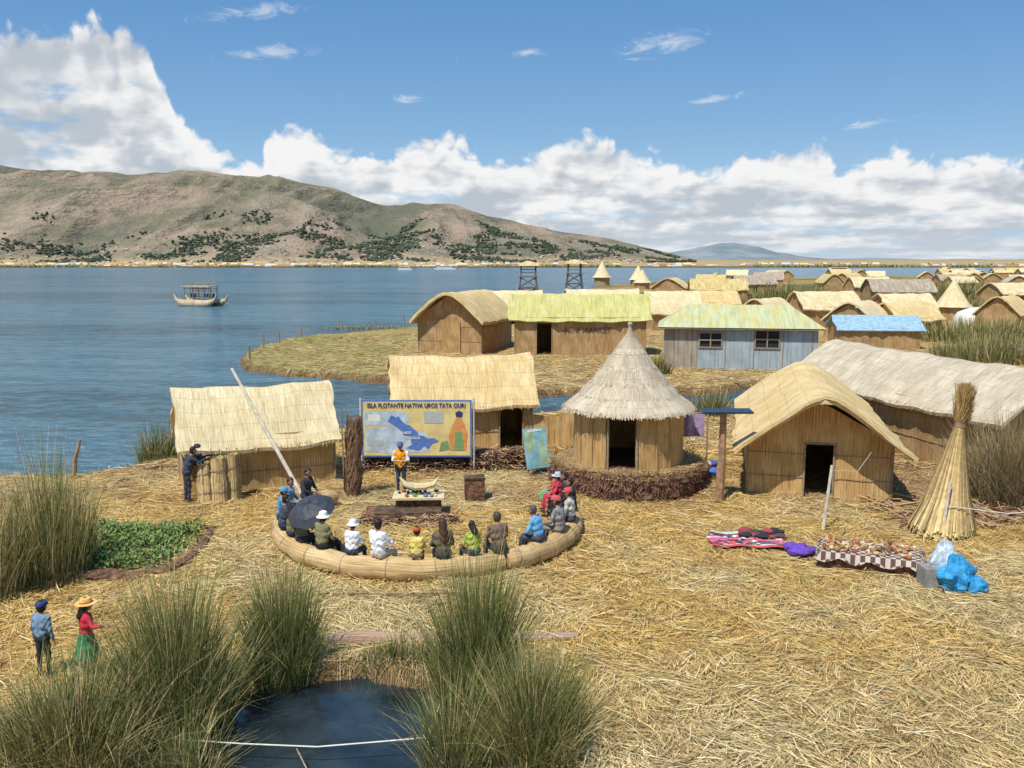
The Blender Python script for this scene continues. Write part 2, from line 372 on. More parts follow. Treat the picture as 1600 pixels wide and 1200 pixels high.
low=math_(nt,'SUBTRACT',1,sm(nt,sep.outputs[2],3.,30.)); pl=mixc(nt,sm(nt,noise_(nt,mapv(nt,P_,(.004,.02,0)),1,4,.6),.4,.6),(.55,.38,.17),(.34,.28,.14))
c=mixc(nt,low,c,pl)
c=mixc(nt,.10,c,(.34,.40,.46))  # aerial haze painted in as an even bluish tint
nt.links.new(c,b.inputs['Base Color']); b.inputs['Roughness'].default_value=1.; b.inputs['Specular IOR Level'].default_value=0.
bump(nt,b,math_(nt,'ADD',n3,n2),1.,35.)
HM=m
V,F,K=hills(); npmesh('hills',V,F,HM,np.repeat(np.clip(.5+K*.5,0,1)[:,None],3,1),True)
HV=V
m,nt,b=newmat('distant_hillside'); P_=N(nt,'ShaderNodeNewGeometry').outputs['Position']
c=mixc(nt,sm(nt,noise_(nt,mapv(nt,P_,(.0012,.0006,.004)),1,6,.65),.4,.6),(.15,.19,.21),(.26,.28,.28)); nt.links.new(c,b.inputs['Base Color']); b.inputs['Roughness'].default_value=1  # blue-grey base colours carry painted aerial haze
FP=[(700,408),(980,402),(1040,396),(1080,388),(1110,382),(1150,379),(1180,386),(1210,392),(1250,400),(1300,404),(1360,402),(1400,403),(1450,405),(1520,404),(1580,406),(1640,402),(1750,398),(1900,404)]
fx=[(p-800)*.00071 for p,_ in FP]; fk=[(408-q)*.00072 for _,q in FP]
A=np.linspace(-.1,.9,240); V=[]
for j,Y in enumerate(np.linspace(9000,14000,26)):
    t=j/10.; s=min(t,1) if t<=1 else max(0,1-(t-1)*.5)
    for a in A:
        k=max(0,np.interp(a,fx,fk)); nz=mn.fractal(Vector((a*40,j*.25,0)),1,2,4)
        V.append((a*Y,Y,3+k*11000*s*(1+.25*nz*(1-.5*s))))
V=np.array(V); i=np.arange(239)[None,:]+np.arange(25)[:,None]*240
npmesh('distant_hills',V,np.stack([i,i+1,i+241,i+240],-1).reshape(-1,4),m,None,True)
m2=plain('plain_land',(.36,.32,.2),1.,.2,.002)
npmesh('plain',np.array([(-9000,6100,1.5),(14000,6100,1.5),(30000,30000,1.5),(-30000,30000,1.5)]),np.array([[0,1,2,3]]),m2)
# ---------------------------------------------------------------- water
m,nt,b=newmat('lake_water'); P_=N(nt,'ShaderNodeNewGeometry').outputs['Position']
w1=noise_(nt,mapv(nt,P_,(.8,1.9,1),rot=(0,0,.35)),1,4,.65,.3,dim='2D'); w2=noise_(nt,mapv(nt,P_,(.10,.34,1),rot=(0,0,.2)),1,5,.65,dim='2D')
h=math_(nt,'ADD',math_(nt,'MULTIPLY',w1,.75),math_(nt,'MULTIPLY',w2,1.2))
big=noise_(nt,mapv(nt,P_,(.006,.035,1)),1,4,.6,dim='2D')
rip=math_(nt,'ADD',math_(nt,'MULTIPLY',sm(nt,big,.35,.65),.4),math_(nt,'MULTIPLY',sm(nt,math_(nt,'ADD',math_(nt,'MULTIPLY',w1,.55),math_(nt,'MULTIPLY',w2,.45)),.41,.59),.6))
c=mixc(nt,rip,(.022,.075,.105),(.105,.235,.31)); nt.links.new(c,b.inputs['Base Color'])  # light and dark of the ripples painted into the water colour
b.inputs['Roughness'].default_value=.14; b.inputs['IOR'].default_value=1.33; bump(nt,b,h,1.,.55)
npmesh('lake_water',np.array([(-9000,-300,-.36),(9000,-300,-.36),(9000,6000,-.36),(-9000,6000,-.36)]),np.array([[0,1,2,3]]),m)
m,nt,b=newmat('pond_water'); P_=N(nt,'ShaderNodeNewGeometry').outputs['Position']
nt.links.new(mixc(nt,sm(nt,noise_(nt,P_,1.1,4),.35,.65),(.012,.018,.022),(.028,.042,.05)),b.inputs['Base Color']); b.inputs['Roughness'].default_value=.04; b.inputs['IOR'].default_value=1.5
bump(nt,b,noise_(nt,mapv(nt,P_,(2,3.5,1)),1,3),.6,.03)
npmesh('pond_water',np.array([(-6.6,8,-.3),(.4,8,-.3),(.4,16.6,-.3),(-6.6,16.6,-.3)]),np.array([[0,1,2,3]]),m)
# ---------------------------------------------------------------- loose straw on the ground
SM=attrmat('straw_stems',.75,var=.25)
def straw(name,n,x0,x1,y0,y1,lmin,lmax,wid,sdf,hf,pal,pw=1.35,wide=.62,edge=np.array([.22,.13,.075]),emin=.1,liftk=1.):
    x=rng.uniform(x0,x1,n); y=y0+(y1-y0)*rng.uniform(0,1,n)**pw
    s=sdf(x,y); keep=(np.abs(x)<wide*y+2.5)&(s>emin)
    keep&=~((x>-11.6)&(x<-8.5)&(y>20.4)&(y<24)&(wav(x*2,y*2)<.5))
    x=x[keep];y=y[keep];s=s[keep];n=len(x)
    ang=2.2*wav(x*.45,y*.45)+3.0*wav(np.floor(x/.55+.3*wav(x,y,2)) *1.7,np.floor(y/.5)*2.3)+rng.normal(0,.55,n)
    L=rng.uniform(lmin,lmax,n); dx,dy=np.cos(ang),np.sin(ang)
    tilt=rng.normal(0,.09,n); lift=rng.gamma(1.6,.018,n)*(wid/.013)**.5*liftk*(1+.8*np.clip(wav(x*1.3,y*1.3,2.),0,1))+.008
    K=3; t=np.linspace(-.5,.5,K); bend=rng.normal(0,.05,n)
    P=np.zeros((n,K,3))
    for k in range(K):
        px=x+dx*L*t[k]-dy*bend*(.25-t[k]**2)*4*L; py=y+dy*L*t[k]+dx*bend*(.25-t[k]**2)*4*L
        P[:,k,0]=px;P[:,k,1]=py;P[:,k,2]=hf(px,py)+lift+np.maximum(tilt*L*t[k],-lift*.7)+.02*(.25-t[k]**2)
    roll=rng.uniform(-.6,.6,n); side=np.stack([-dy*np.cos(roll),dx*np.cos(roll),np.sin(roll)],1)
    W=np.repeat((rng.uniform(.6,1.3,n)*wid)[:,None],K,1); W[:,-1]*=.6
    col=pal(x,y)*rng.uniform(.55,1.22,n)[:,None]; 
    r=rng.uniform(0,1,n); col[r<.13]*=np.array([.5,.42,.36]); col[r>.95]=np.array([.40,.40,.15]); col[(r>.8)&(r<.88)]=np.array([.82,.70,.44])
    ek=step(.55,.2,s)[:,None]*.85; col=col*(1-ek)+edge[None]*ek*rng.uniform(.6,1.5,(n,1))
    ribbons(name,P,side,W,np.clip(col,0,.88),SM)
straw('loose_straw',215000,-20,24,10.5,33,.2,.7,.0125,main_sd,ground_h,palette)
straw('loose_straw',16000,-20,24,31,46,.3,1.,.03,main_sd,ground_h,palette)
straw('loose_straw',60000,-24,34,50,90,.3,.9,.03,mid_sd,mid_h,midcol,pw=1.3,liftk=.6)
# ---------------------------------------------------------------- reeds
RM=attrmat('reed_blades',.6,var=.2)
def reeds(name,cx,cy,rx,ry,n,h,lean=.35,greens=((.06,.09,.028),(.15,.18,.06)),dry=.25,w=.014,base=None,droop=.25,drycol=(.5,.40,.20)):
    a=rng.uniform(0,2*np.pi,n); r=rng.uniform(0,1,n)**.6; ox=r*np.cos(a)*rx; oy=r*np.sin(a)*ry
    x=cx+ox;y=cy+oy
    z=(ground_h(x,y) if base is None else np.full(n,base)); z=np.maximum(z,-.35)
    cl=.6*wav(x*3.1,y*3.1)
    H=h*rng.uniform(.4,1.12,n)*(1-.4*r**2)*(1+.3*cl)
    la=np.arctan2(oy/ry,ox/rx)+rng.normal(0,.9,n); lm=lean*(.25+r)*rng.uniform(.2,1.5,n)
    dx,dy=np.cos(la)*lm,np.sin(la)*lm; K=5; P=np.zeros((n,K,3))
    dr=droop*rng.uniform(0,1,n)**3; brk=(rng.uniform(0,1,n)<.06)*rng.uniform(.3,.8,n)
    for k in range(K):
        t=k/(K-1); f=t*.5+t*t*.5+dr*t**3*2+brk*max(0,t-.5)*1.6
        P[:,k,0]=x+dx*H*f;P[:,k,1]=y+dy*H*f;P[:,k,2]=z+H*(t*(1-.25*lm)-dr*t**3-brk*max(0,t-.5)*1.5)
    sa=rng.uniform(0,np.pi,n); side=np.stack([np.cos(sa),np.sin(sa)*.5,np.zeros(n)],1)
    W=np.repeat((w*rng.uniform(.6,1.3,n))[:,None],K,1)*np.array([1,1,.9,.65,.15])[None]
    g0,g1=np.array(greens[0]),np.array(greens[1]); u=rng.uniform(0,1,n)[:,None]
    col=g0*(1-u)+g1*u; d=rng.uniform(0,1,n)<dry; col[d]=np.array(drycol)*rng.uniform(.5,1.15,(d.sum(),1))
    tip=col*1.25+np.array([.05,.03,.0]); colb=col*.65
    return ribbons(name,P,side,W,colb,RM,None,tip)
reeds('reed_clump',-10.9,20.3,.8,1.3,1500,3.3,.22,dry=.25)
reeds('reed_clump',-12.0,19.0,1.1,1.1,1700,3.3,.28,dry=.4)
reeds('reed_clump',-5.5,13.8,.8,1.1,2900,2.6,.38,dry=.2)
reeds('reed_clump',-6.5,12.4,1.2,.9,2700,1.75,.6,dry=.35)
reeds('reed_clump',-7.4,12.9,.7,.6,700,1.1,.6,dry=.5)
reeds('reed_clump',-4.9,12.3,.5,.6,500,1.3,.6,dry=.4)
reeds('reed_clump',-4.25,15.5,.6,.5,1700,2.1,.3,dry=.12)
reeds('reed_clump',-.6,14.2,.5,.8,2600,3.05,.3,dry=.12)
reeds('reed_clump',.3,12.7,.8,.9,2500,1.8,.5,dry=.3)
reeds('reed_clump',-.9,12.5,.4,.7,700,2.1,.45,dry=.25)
reeds('reed_clump',-2.0,15.7,.9,.3,600,.6,.5,dry=.4)
reeds('reed_clump',-13.4,33.0,.7,.9,700,1.7,.35,dry=.3,w=.02)
reeds('reed_clump',15.6,26.8,1.6,1.6,3000,3.1,.4,greens=((.10,.095,.045),(.19,.17,.075)),dry=.5,drycol=(.34,.24,.15),w=.02)
reeds('reed_clump',9.6,42.4,1.0,.7,500,1.4,.3,w=.03)
reeds('reed_clump',12.6,42.5,1.3,.7,500,1.2,.3,w=.03)
reeds('reed_clump',19.,50.,5,1.5,1200,1.3,.3,w=.04,base=-.2)
reeds('reed_clump',9.5,58.,1.0,.8,400,1.6,.3,w=.04,base=0)
reeds('reed_clump',36,66,4.5,3.5,2600,2.3,.3,w=.05,base=0,dry=.4)
reeds('reed_clump',44,82,7,4,2000,2.6,.3,w=.07,base=0,dry=.35)
reeds('reed_clump',47,150,9,5,1500,4.2,.3,w=.13,base=0,dry=.3)
reeds('reed_clump',86,175,16,8,2200,4.2,.3,w=.16,base=0,dry=.3)
reeds('reed_clump',60,122,10,4,1500,3.,.3,w=.1,base=0,dry=.3)
reeds('reed_clump',-16,97,5,2,500,.6,.3,w=.05,base=0,dry=.6)
def herb():
    n=7500; x=rng.uniform(-11.7,-8.3,n); y=rng.uniform(20.3,24.3,n)
    u0=wav(x*2.3,y*2.3)+.5*wav(x*5,y*5); ed=np.minimum(np.minimum(x+11.7,-8.3-x),np.minimum(y-20.3,24.3-y)); k=(u0>-.55)&(ed>.45*rng.uniform(0,1,n)*(1.2+u0)); x=x[k];y=y[k];u0=u0[k];n=len(x)
    z=gh(-10,22)+(.28+.2*u0)*rng.uniform(.15,1,n)
    a=rng.uniform(0,6.28,n); L=rng.uniform(.05,.13,n); P=np.zeros((n,3,3))
    for k in range(3):
        t=k/2; P[:,k,0]=x+np.cos(a)*L*t;P[:,k,1]=y+np.sin(a)*L*t;P[:,k,2]=z+.07*t*rng.uniform(-1,1.2,n)
    side=np.stack([-np.sin(a),np.cos(a),rng.uniform(-.7,.7,n)],1); W=np.repeat((L*.6)[:,None],3,1)*np.array([.4,1,.2])[None]
    u=rng.uniform(0,1,n)[:,None]; c=np.array([.08,.14,.035])*(1-u)+np.array([.24,.31,.09])*u
    ribbons('potato_plants',P,side,W,c,RM)
herb()
mbx=MB(); soil=plain('dark_roots',(.11,.07,.045),1.,.5,5.,.08,bs=1.)
root=plain('reed_root_block',(.19,.10,.06),1.,.55,7.,.1,bs=1.)
mbx.tube([(-11.7,20.3,.0),(-11,20.15,.02),(-10.3,20.1,.0),(-9.6,20.2,.03),(-9,20.1,.0),(-8.3,20.4,.02),(-8.1,21.3,.0),(-8.1,22.4,.0),(-8.4,24,.0)],[.14,.19,.16,.2,.17,.19,.14,.12,.1],root,9,.8,.22); mbx.build('garden_bed_edge')
# ---------------------------------------------------------------- huts
TH_PALE=thatch('thatch_pale',(.74,.61,.35),(.80,.69,.44),(.46,.34,.17),50,1.4,.55)
TH_GOLD=thatch('thatch_gold',(.73,.54,.25),(.77,.61,.33),(.44,.29,.12),50,1.4,.62)
TH_GREY=thatch('thatch_grey',(.58,.49,.36),(.65,.57,.43),(.32,.24,.16),45,1.4,.5)
WALL=thatch('reed_mat_wall',(.60,.385,.155),(.66,.45,.20),(.28,.155,.06),42,.9,.0)
WALLB=thatch('reed_mat_wall_brown',(.46,.29,.13),(.52,.35,.18),(.2,.115,.05),42,.9,.0)
WOOD=plain('weathered_wood',(.3,.22,.14),.85,.3,9.,.01)
DARK=plain('dark_interior',(.02,.016,.012),1.,.2)
def wall(mb,A,B,hf,mat,door=None,step_=.2,jit=.012,z0=0.,win=()):
    A=Vector((A[0],A[1],0));B=Vector((B[0],B[1],0)); L=(B-A).length; d=(B-A)/L; nrm=Vector((d.y,-d.x,0))
    br={0.,L}; n=max(1,int(L/step_))
    for i in range(n+1): br.add(L*i/n)
    ops=list(win)
    if door: ops.append((door[0],door[1],z0,door[2]))
    for o in ops: br.add(o[0]);br.add(o[1])
    br=sorted(br); br=[b for i,b in enumerate(br) if i==0 or b-br[i-1]>1e-4]
    off={b:random.uniform(-jit,jit) for b in br}
    def P(u,z): q=A+d*u+nrm*off[u]; return (q.x,q.y,z)
    def quad(u0,u1,a0,a1,b0,b1):
        mb.add([P(u0,a0),P(u1,a1),P(u1,b1),P(u0,b0)],[(0,1,2,3)],mat,[[(u0,a0),(u1,a1),(u1,b1),(u0,b0)]])
    for u0,u1 in zip(br[:-1],br[1:]):
        um=(u0+u1)/2; op=[o for o in ops if o[0]<um<o[1]]
        if not op: quad(u0,u1,z0,z0,hf(u0),hf(u1))
        else:
            o=op[0]
            if o[2]>z0+.01: quad(u0,u1,z0,z0,o[2],o[2])
            if hf(u0)>o[3]: quad(u0,u1,o[3],o[3],hf(u0),hf(u1))
def roof(mb,L,hw,ze,zr,mat,th=.12,rnd=.25,x0=None,lift=0.,jit=.03,nv=18,rag=.05,ridge_rise=0.):
    nu=max(4,int(L/.3)); x0=-L/2 if x0 is None else x0
    top=[];bot=[];uvs=[]
    def prof(s):
        a=abs(s); return zr-(zr-ze)*((a**2+rnd**2)**.5-rnd)/((1+rnd**2)**.5-rnd)
    sl=math.hypot(hw,zr-ze)
    for i in range(nu+1):
        x=x0+L*i/nu; sag=-.07*math.sin(math.pi*i/nu)*(jit>0)
        for j in range(nv+1):
            s=-1+2*j/nv; xx=x; ss=s
            if i in(0,nu): xx+=random.uniform(-rag,rag)
            if j in(0,nv): ss=s*(1+random.uniform(-rag,rag)/hw)
            z=prof(s)+lift+random.uniform(-jit,jit)*.5+ridge_rise*(i/nu)*(1-.3*abs(s))+(.03*math.sin(i*.9+j*.3)+.025*math.sin(i*.37-j*.7+1)+sag)*(jit>0)
            yy=ss*hw
            top.append((xx,yy,z)); bot.append((xx,yy*.985,z-th)); uvs.append((x,s*sl))
    M=nv+1; n=len(top); vs=top+bot; fs=[];
    for i in range(nu):
        for j in range(nv):
            a=i*M+j; fs.append((a,a+M,a+M+1,a+1)); fs.append((a+n,a+n+1,a+n+M+1,a+n+M))
    for i in range(nu):
        for a in (i*M,i*M+nv): fs.append((a,a+M,a+M+n,a+n))
    for j in range(nv):
        for a in (j,nu*M+j): fs.append((a,a+1,a+1+n,a+n))
    mb.add(vs,fs,mat,lambda a:(uvs[a%n][0]+(.07 if a>=n else 0),uvs[a%n][1]+(.1 if a>=n else 0)))
def fringe(parent,L,hw,ze,x0,col,n,length=.16):
    x=rng.uniform(x0,x0+L,n); sgn=rng.choice([-1,1],n); K=3
    y=sgn*hw*rng.uniform(.93,1.0,n); z=ze+rng.uniform(-.02,.1,n); l=length*rng.uniform(.4,1.5,n)
    P=np.zeros((n,K,3)); dx=rng.normal(0,.05,n)
    for k in range(K):
        t=k/2; P[:,k,0]=x+dx*t;P[:,k,1]=y+sgn*l*.55*t;P[:,k,2]=z-l*.8*t*t
    W=np.full((n,K),.02); W[:,-1]=.006; side=np.tile(np.array([[1.,0,0]]),(n,1))
    c=np.array(col)[None]*rng.uniform(.6,1.2,n)[:,None]
    ribbons('eave_fringe',P,side,W,c,SM,parent)
def gable_hut(name,cx,cy,yaw,L,W,ze,zr,roofmat,wallmat=None,ov=.3,ovg=.35,door=None,gdoor=None,near=False,th=.12,rnd=.25,z=0.,win=(),extra=None,rise=0.,ovf=None,jit=.03):
    wallmat=wallmat or WALL
    e=empty(name,(cx,cy,z),yaw); hw=W/2
    mb=MB(); f=lambda u:ze+.05
    st=.2 if near else .8
    wall(mb,(-L/2,-hw),(L/2,-hw),f,wallmat,door,st,win=win)
    wall(mb,(L/2,hw),(-L/2,hw),f,wallmat,None,st)
    zz=lambda u,WW=W: ze+(zr-ze-.1)*(1-abs(u-WW/2)/(WW/2))*1.0+.02
    st2=.2 if near else W/4
    wall(mb,(-L/2,hw),(-L/2,-hw),zz,wallmat,gdoor,st2)
    wall(mb,(L/2,-hw),(L/2,hw),zz,wallmat,None,st2)
    mb.build('walls',e,smooth=False)
    slope=(zr-ze)/hw; zee=ze-slope*ov*.8
    mb=MB(); ovf=ovg if ovf is None else ovf
    roof(mb,L+ovg+ovf,hw+ov,zee,zr+.1,roofmat,th,rnd,x0=-L/2-ovf,nv=18 if near else 10,rag=.05 if near else .1,ridge_rise=rise,jit=jit)
    if extra: roof(mb,extra[1],hw+ov+.06,zee-.02,zr+.22,roofmat,th*.8,rnd,x0=-L/2-ovf-.1+extra[0],nv=18,rag=.05,ridge_rise=rise*.4)
    mb.build('thatched_roof',e)
    mb=MB()
    if near or door or gdoor:
        if door:
            for u in door[:2]: mb.tube([(-L/2+u,-hw-.03,0),(-L/2+u,-hw-.03,door[2])],.035,WOOD,6)
            mb.tube([(-L/2+door[0]-.05,-hw-.03,door[2]),(-L/2+door[1]+.05,-hw-.03,door[2])],.03,WOOD,6)
        if gdoor:
            for u in gdoor[:2]: mb.tube([(-L/2-.03,hw-u,0),(-L/2-.03,hw-u,gdoor[2])],.035,WOOD,6)
            mb.tube([(-L/2-.03,hw-gdoor[0]+.05,gdoor[2]),(-L/2-.03,hw-gdoor[1]-.05,gdoor[2])],.03,WOOD,6)
        for sx in(-1,1):
            for sy in(-1,1): mb.tube([(sx*(L/2+.01),sy*(hw+.01),0),(sx*(L/2+.01),sy*(hw+.01),ze)],.04,WOOD,6)
        if near:
            for zl in (.35*ze,.75*ze):   # lashing canes tying the mats
                segs=[(-L/2,L/2)] if not door or zl>door[2] else [(-L/2,-L/2+door[0]),(-L/2+door[1],L/2)]
                for s0,s1 in segs: mb.tube([(s0,-hw-.025,zl),(s1,-hw-.025,zl+.02)],.012,WOOD,5)
                segs=[(-hw,hw)] if not gdoor else [(hw-gdoor[0],hw),(-hw,hw-gdoor[1])]
                for s0,s1 in segs: mb.tube([(-L/2-.025,s0,zl),(-L/2-.025,s1,zl+.02)],.012,WOOD,5)
        mb.build('door_frame_and_posts',e)
    if near and jit>0: fringe(e,L+ovg+ovf,hw+ov,zee-.02,-L/2-ovf,(.62,.48,.25),int(260*(L+.6)/5))
    return e
ya=math.atan2(2.0,4.6)
hA=gable_hut('reed_hut',-8.75,29.65,ya,4.75,3.0,1.78,3.2,TH_PALE,WALL,.35,.2,near=True,rnd=.12)
hB=gable_hut('reed_hut',-2.1,35.9,.16,5.3,3.4,2.1,3.55,TH_GOLD,WALL,.4,.25,door=(4.0,4.95,1.9),near=True,rnd=.3)
yd=math.atan2(9.7,2.4)
gable_hut('reed_hut',10.55,31.0,yd,7.8,4.3,1.85,3.15,TH_GOLD,WALL,.42,.3,gdoor=(1.72,2.6,1.75),near=True,rnd=.22,extra=(0,3.2),rise=.25,ovf=1.0)
ye=math.atan2(-10.5,2.6)
gable_hut('reed_hut',17.0,35.6,ye,12.6,4.6,2.25,3.6,TH_GREY,WALLB,.4,.3,near=True,rnd=.3)
yf=math.atan2(8.1,2.5)
gable_hut('reed_hut',-3.85,75.0,yf,8.0,5.4,2.9,4.85,TH_GOLD,WALLB,.45,.5,near=True,rnd=.45,th=.25,ovf=.9)
mb=MB(); mb.box((-4.9,70.7,1.35),(1.5,.12,2.7),WALL,.2); mb.build('reed_door_mat')
GRN=thatch('roof_olive_tin',(.50,.48,.16),(.56,.51,.24),(.40,.38,.13),5,.6,0.,.01)
G=gable_hut('long_reed_house',5.4,71.8,-.03,10.2,5.0,3.0,4.7,GRN,WALLB,.35,.5,door=(1.7,2.9,2.6),th=.08,rnd=.03)
TIN=thatch('corrugated_wall',(.35,.41,.44),(.40,.46,.49),(.22,.27,.31),9,.1,0.,.03)
TINW=thatch('plank_wall',(.36,.31,.24),(.4,.35,.27),(.2,.16,.12),6,.2,0.,.02)
ROOFG=thatch('roof_yellow_green',(.50,.52,.31),(.52,.45,.18),(.38,.40,.24),4,.5,0.,.01)
def tin_house():
    e=empty('tin_house',(16.0,62.9,0),-.18); mb=MB(); L,W,ze,zr=10.2,5.4,3.0,4.35
    h=lambda u:ze
    wall(mb,(-L/2,-W/2),(-L/2+2.2,-W/2),h,TINW,None,.5,0)
    wall(mb,(-L/2+2.2,-W/2),(L/2,-W/2),h,TIN,None,.5,0,win=((0.2,1.7,1.55,2.55),(3.9,5.5,1.55,2.75)))
    wall(mb,(L/2,-W/2),(L/2,W/2),h,TINW,None,.5,0); wall(mb,(L/2,W/2),(-L/2,W/2),h,TIN,None,.5,0); wall(mb,(-L/2,W/2),(-L/2,-W/2),h,TINW,None,.5,0)
    for k in range(5): mb.box((-L/2+2.25+k*1.9,-W/2-.02,1.5),(.05,.03,2.98),WOOD)
    mb.build('walls',e,False); mb=MB(); o=.45
    a,b_=L/2+o,W/2+o; q=L/2-1.6; z1=ze-.08
    vs=[(-a,-b_,z1),(a,-b_,z1),(a,b_,z1),(-a,b_,z1),(-q,0,zr),(q,0,zr)]
    fs=[(0,1,5,4),(1,2,5),(2,3,4,5),(3,0,4)]
    mb.add(vs,fs,ROOFG,[[(0,3),(2*a,3),(a+q,0),(a-q,0)],[(0,3),(2*b_,3),(b_,0)],[(0,3),(2*a,3),(a+q,0),(a-q,0)],[(0,3),(2*b_,3),(b_,0)]])
    mb.add([(v[0],v[1],v[2]-.1) for v in vs],fs,WOOD)
    mb.build('hip_roof',e,False); mb=MB()
    for x0,x1,z0,z1 in ((-L/2+2.4,-L/2+3.9,1.55,2.55),(-L/2+6.1,-L/2+7.7,1.55,2.75)):
        xm=(x0+x1)/2
        for x in (x0,x1,xm): mb.box((x,-W/2-.04,(z0+z1)/2),(.09,.08,z1-z0+.1),WOOD)
        for z in (z0,z1,(z0+z1)/2): mb.box((xm,-W/2-.05,z),(x1-x0+.1,.07,.08),WOOD)
        mb.box((xm,-W/2+.06,(z0+z1)/2),(x1-x0,.03,z1-z0),plain('window_glass',(.03,.04,.045),.1,.1))
    mb.build('windows',e,False)
tin_house()
def text(body,size,mat,parent,loc,rot,ext=.003,name='lettering',align='CENTER'):
    c=bpy.data.curves.new(name,'FONT'); c.body=body; c.size=size; c.align_x=align; c.extrude=ext; c.offset=.004
    o=bpy.data.objects.new(name,c); o.data.materials.append(mat); o.location=loc; o.rotation_euler=rot; link(o,parent); return o
text('MINI MARKET',.6,plain('black_paint',(.15,.10,.07),.8,.45),G,(.6,-2.53,1.85),(R(90),0,0),.01)
BLUE=plain('blue_tin_roof',(.28,.42,.52),.6,.2,3.)
gable_hut('blue_roof_shed',31.2,76.5,-.12,6.6,4.0,1.75,2.7,BLUE,WALLB,.3,.3,th=.08,rnd=.02,jit=0)
def dome(name,x,y,w,h,mat):
    e=empty(name,(x,y,0)); mb=MB(); mb.lathe([(w/2,0),(w/2,h*.45),(w*.42,h*.75),(w*.2,h*.95),(.01,h)],mat,n=14,jit=.03); mb.build('dome',e)
def tipi(name,x,y,w,h):
    e=empty(name,(x,y,0)); mb=MB(); mb.lathe([(w*.4,0),(w*.4,h*.35)],WALLB,n=12); mb.build('walls',e)
    mb=MB(); mb.lathe([(w/2,h*.32),(w*.4,h*.42),(w*.22,h*.68),(w*.06,h*.93),(.03,h)],TH_PALE,n=14,jit=.03); mb.build('conical_thatch',e)
lst=[(10.5,104,0,8,4,2.4,4.1,0),(.3,106,.1,6,4,2.2,3.9,0),(4.6,101,.05,5,4,2.,3.7,0),(30,168,1.2,6,6,2.6,4.2,1),(35,152,-.1,9,5,2.8,4.4,2),(19,107,.05,6,4.5,2.2,3.8,0),(16.5,97,.3,4,3.5,2,3.2,0),
(36,103,.2,7,4.5,2.2,3.9,0),(33.5,86,.9,5.5,4.5,2.0,3.5,0),(39,88,.3,5,4,1.9,3.3,1),(64,148,0,10,5,2.6,4.4,3),(47,107,.1,6,4,2,3.5,0),(51,92,.8,5,4,2.2,3.8,1),(26,118,.2,7,4,2,3.5,1),(71,178,.2,8,4,2.5,4.2,0),(78,140,.3,7,5,2.5,4,0),(54,200,.1,9,5,2.5,4.2,3),(27.5,96,.8,5,4,2,3.4,0)]
RFM=[TH_PALE,TH_GOLD,thatch('roof_ochre',(.58,.45,.16),(.6,.5,.26),(.38,.29,.12),6,.6),thatch('roof_brownish',(.38,.31,.23),(.48,.4,.3),(.26,.2,.15),8,.6)]
for x,y,yw,L,W,ze,zr,r in lst: gable_hut('reed_hut',x,y,yw,L,W,ze,zr,RFM[r],WALLB,.3,.3,door=(L*.4,L*.4+1,1.8),th=.15,rnd=.3)
dome('domed_tent',51.5,98,5,2.4,plain('canvas_white',(.7,.68,.62),.8,.1)); tipi('conical_hut',56,113,4.6,5.2); tipi('conical_hut',28,278,6.,7.4); tipi('conical_hut',37,262,5.5,6.2); tipi('conical_hut',35,240,5,5.2)
for i in range(70):
    d=random.uniform(225,520); t=random.uniform(.15,.64)
    x=d*t
    if sdist(FAR,[x],[d])[0]<6: continue
    L=random.uniform(5,10); gable_hut('reed_hut',x,d,random.choice([0,.2,-.3,1.2,.8,1.5]),L,5,2.2,random.uniform(3.4,4.3),random.choice(RFM+[TH_PALE,TH_GREY]),WALLB,.3,.3,th=.2)
def far_village():
    mb=MB(); pal=[TH_PALE,TH_GOLD,WALLB,RFM[3],plain('roof_far_grey',(.5,.5,.5),.8,.1)]
    for i in range(400):
        Y=random.uniform(1135,1480); a=random.uniform(-.62,.75); 
        if i<190: a=random.uniform(-.62,-.05)
        x=a*Y; w=random.uniform(5,14); h=random.uniform(2.5,6); mt=random.choice(pal)
        vs=[(x-w/2,Y-3,0),(x+w/2,Y-3,0),(x+w/2,Y-3,h*.55),(x-w/2,Y-3,h*.55),(x-w*.4,Y,h),(x+w*.4,Y,h),(x-w/2,Y+3,h*.55),(x+w/2,Y+3,h*.55)]
        mb.add(vs,[(0,1,2,3)],random.choice([WALLB,WALLB,WALL,MC['canvas_white']])); mb.add(vs,[(3,2,5,4),(4,5,7,6),(0,3,4),(1,5,2)],mt)
    mb.build('shoreline_village',None,False)
far_village()
n=9000; x=rng.uniform(-.66,.85,n); Y=1128+rng.uniform(0,14,n)+20*np.abs(wav(x*13,x*7)); keep=wav(x*22,x*9)>-.1; x=x[keep]*Y[keep]; Y=Y[keep]; n=len(x)
P=np.zeros((n,2,3)); P[:,0]=np.stack([x,Y,np.full(n,-.3)],1); P[:,1]=np.stack([x+rng.normal(0,.5,n),Y,rng.uniform(1,3.2,n)],1)
cc=np.array([.13,.15,.07])[None]*rng.uniform(.6,2.2,(n,1)); cc[rng.uniform(0,1,n)<.4]=np.array([.5,.4,.2])
ribbons('shoreline_reeds',P,np.tile([[1.,0,0]],(n,1)),np.full((n,2),1.6),cc,RM)
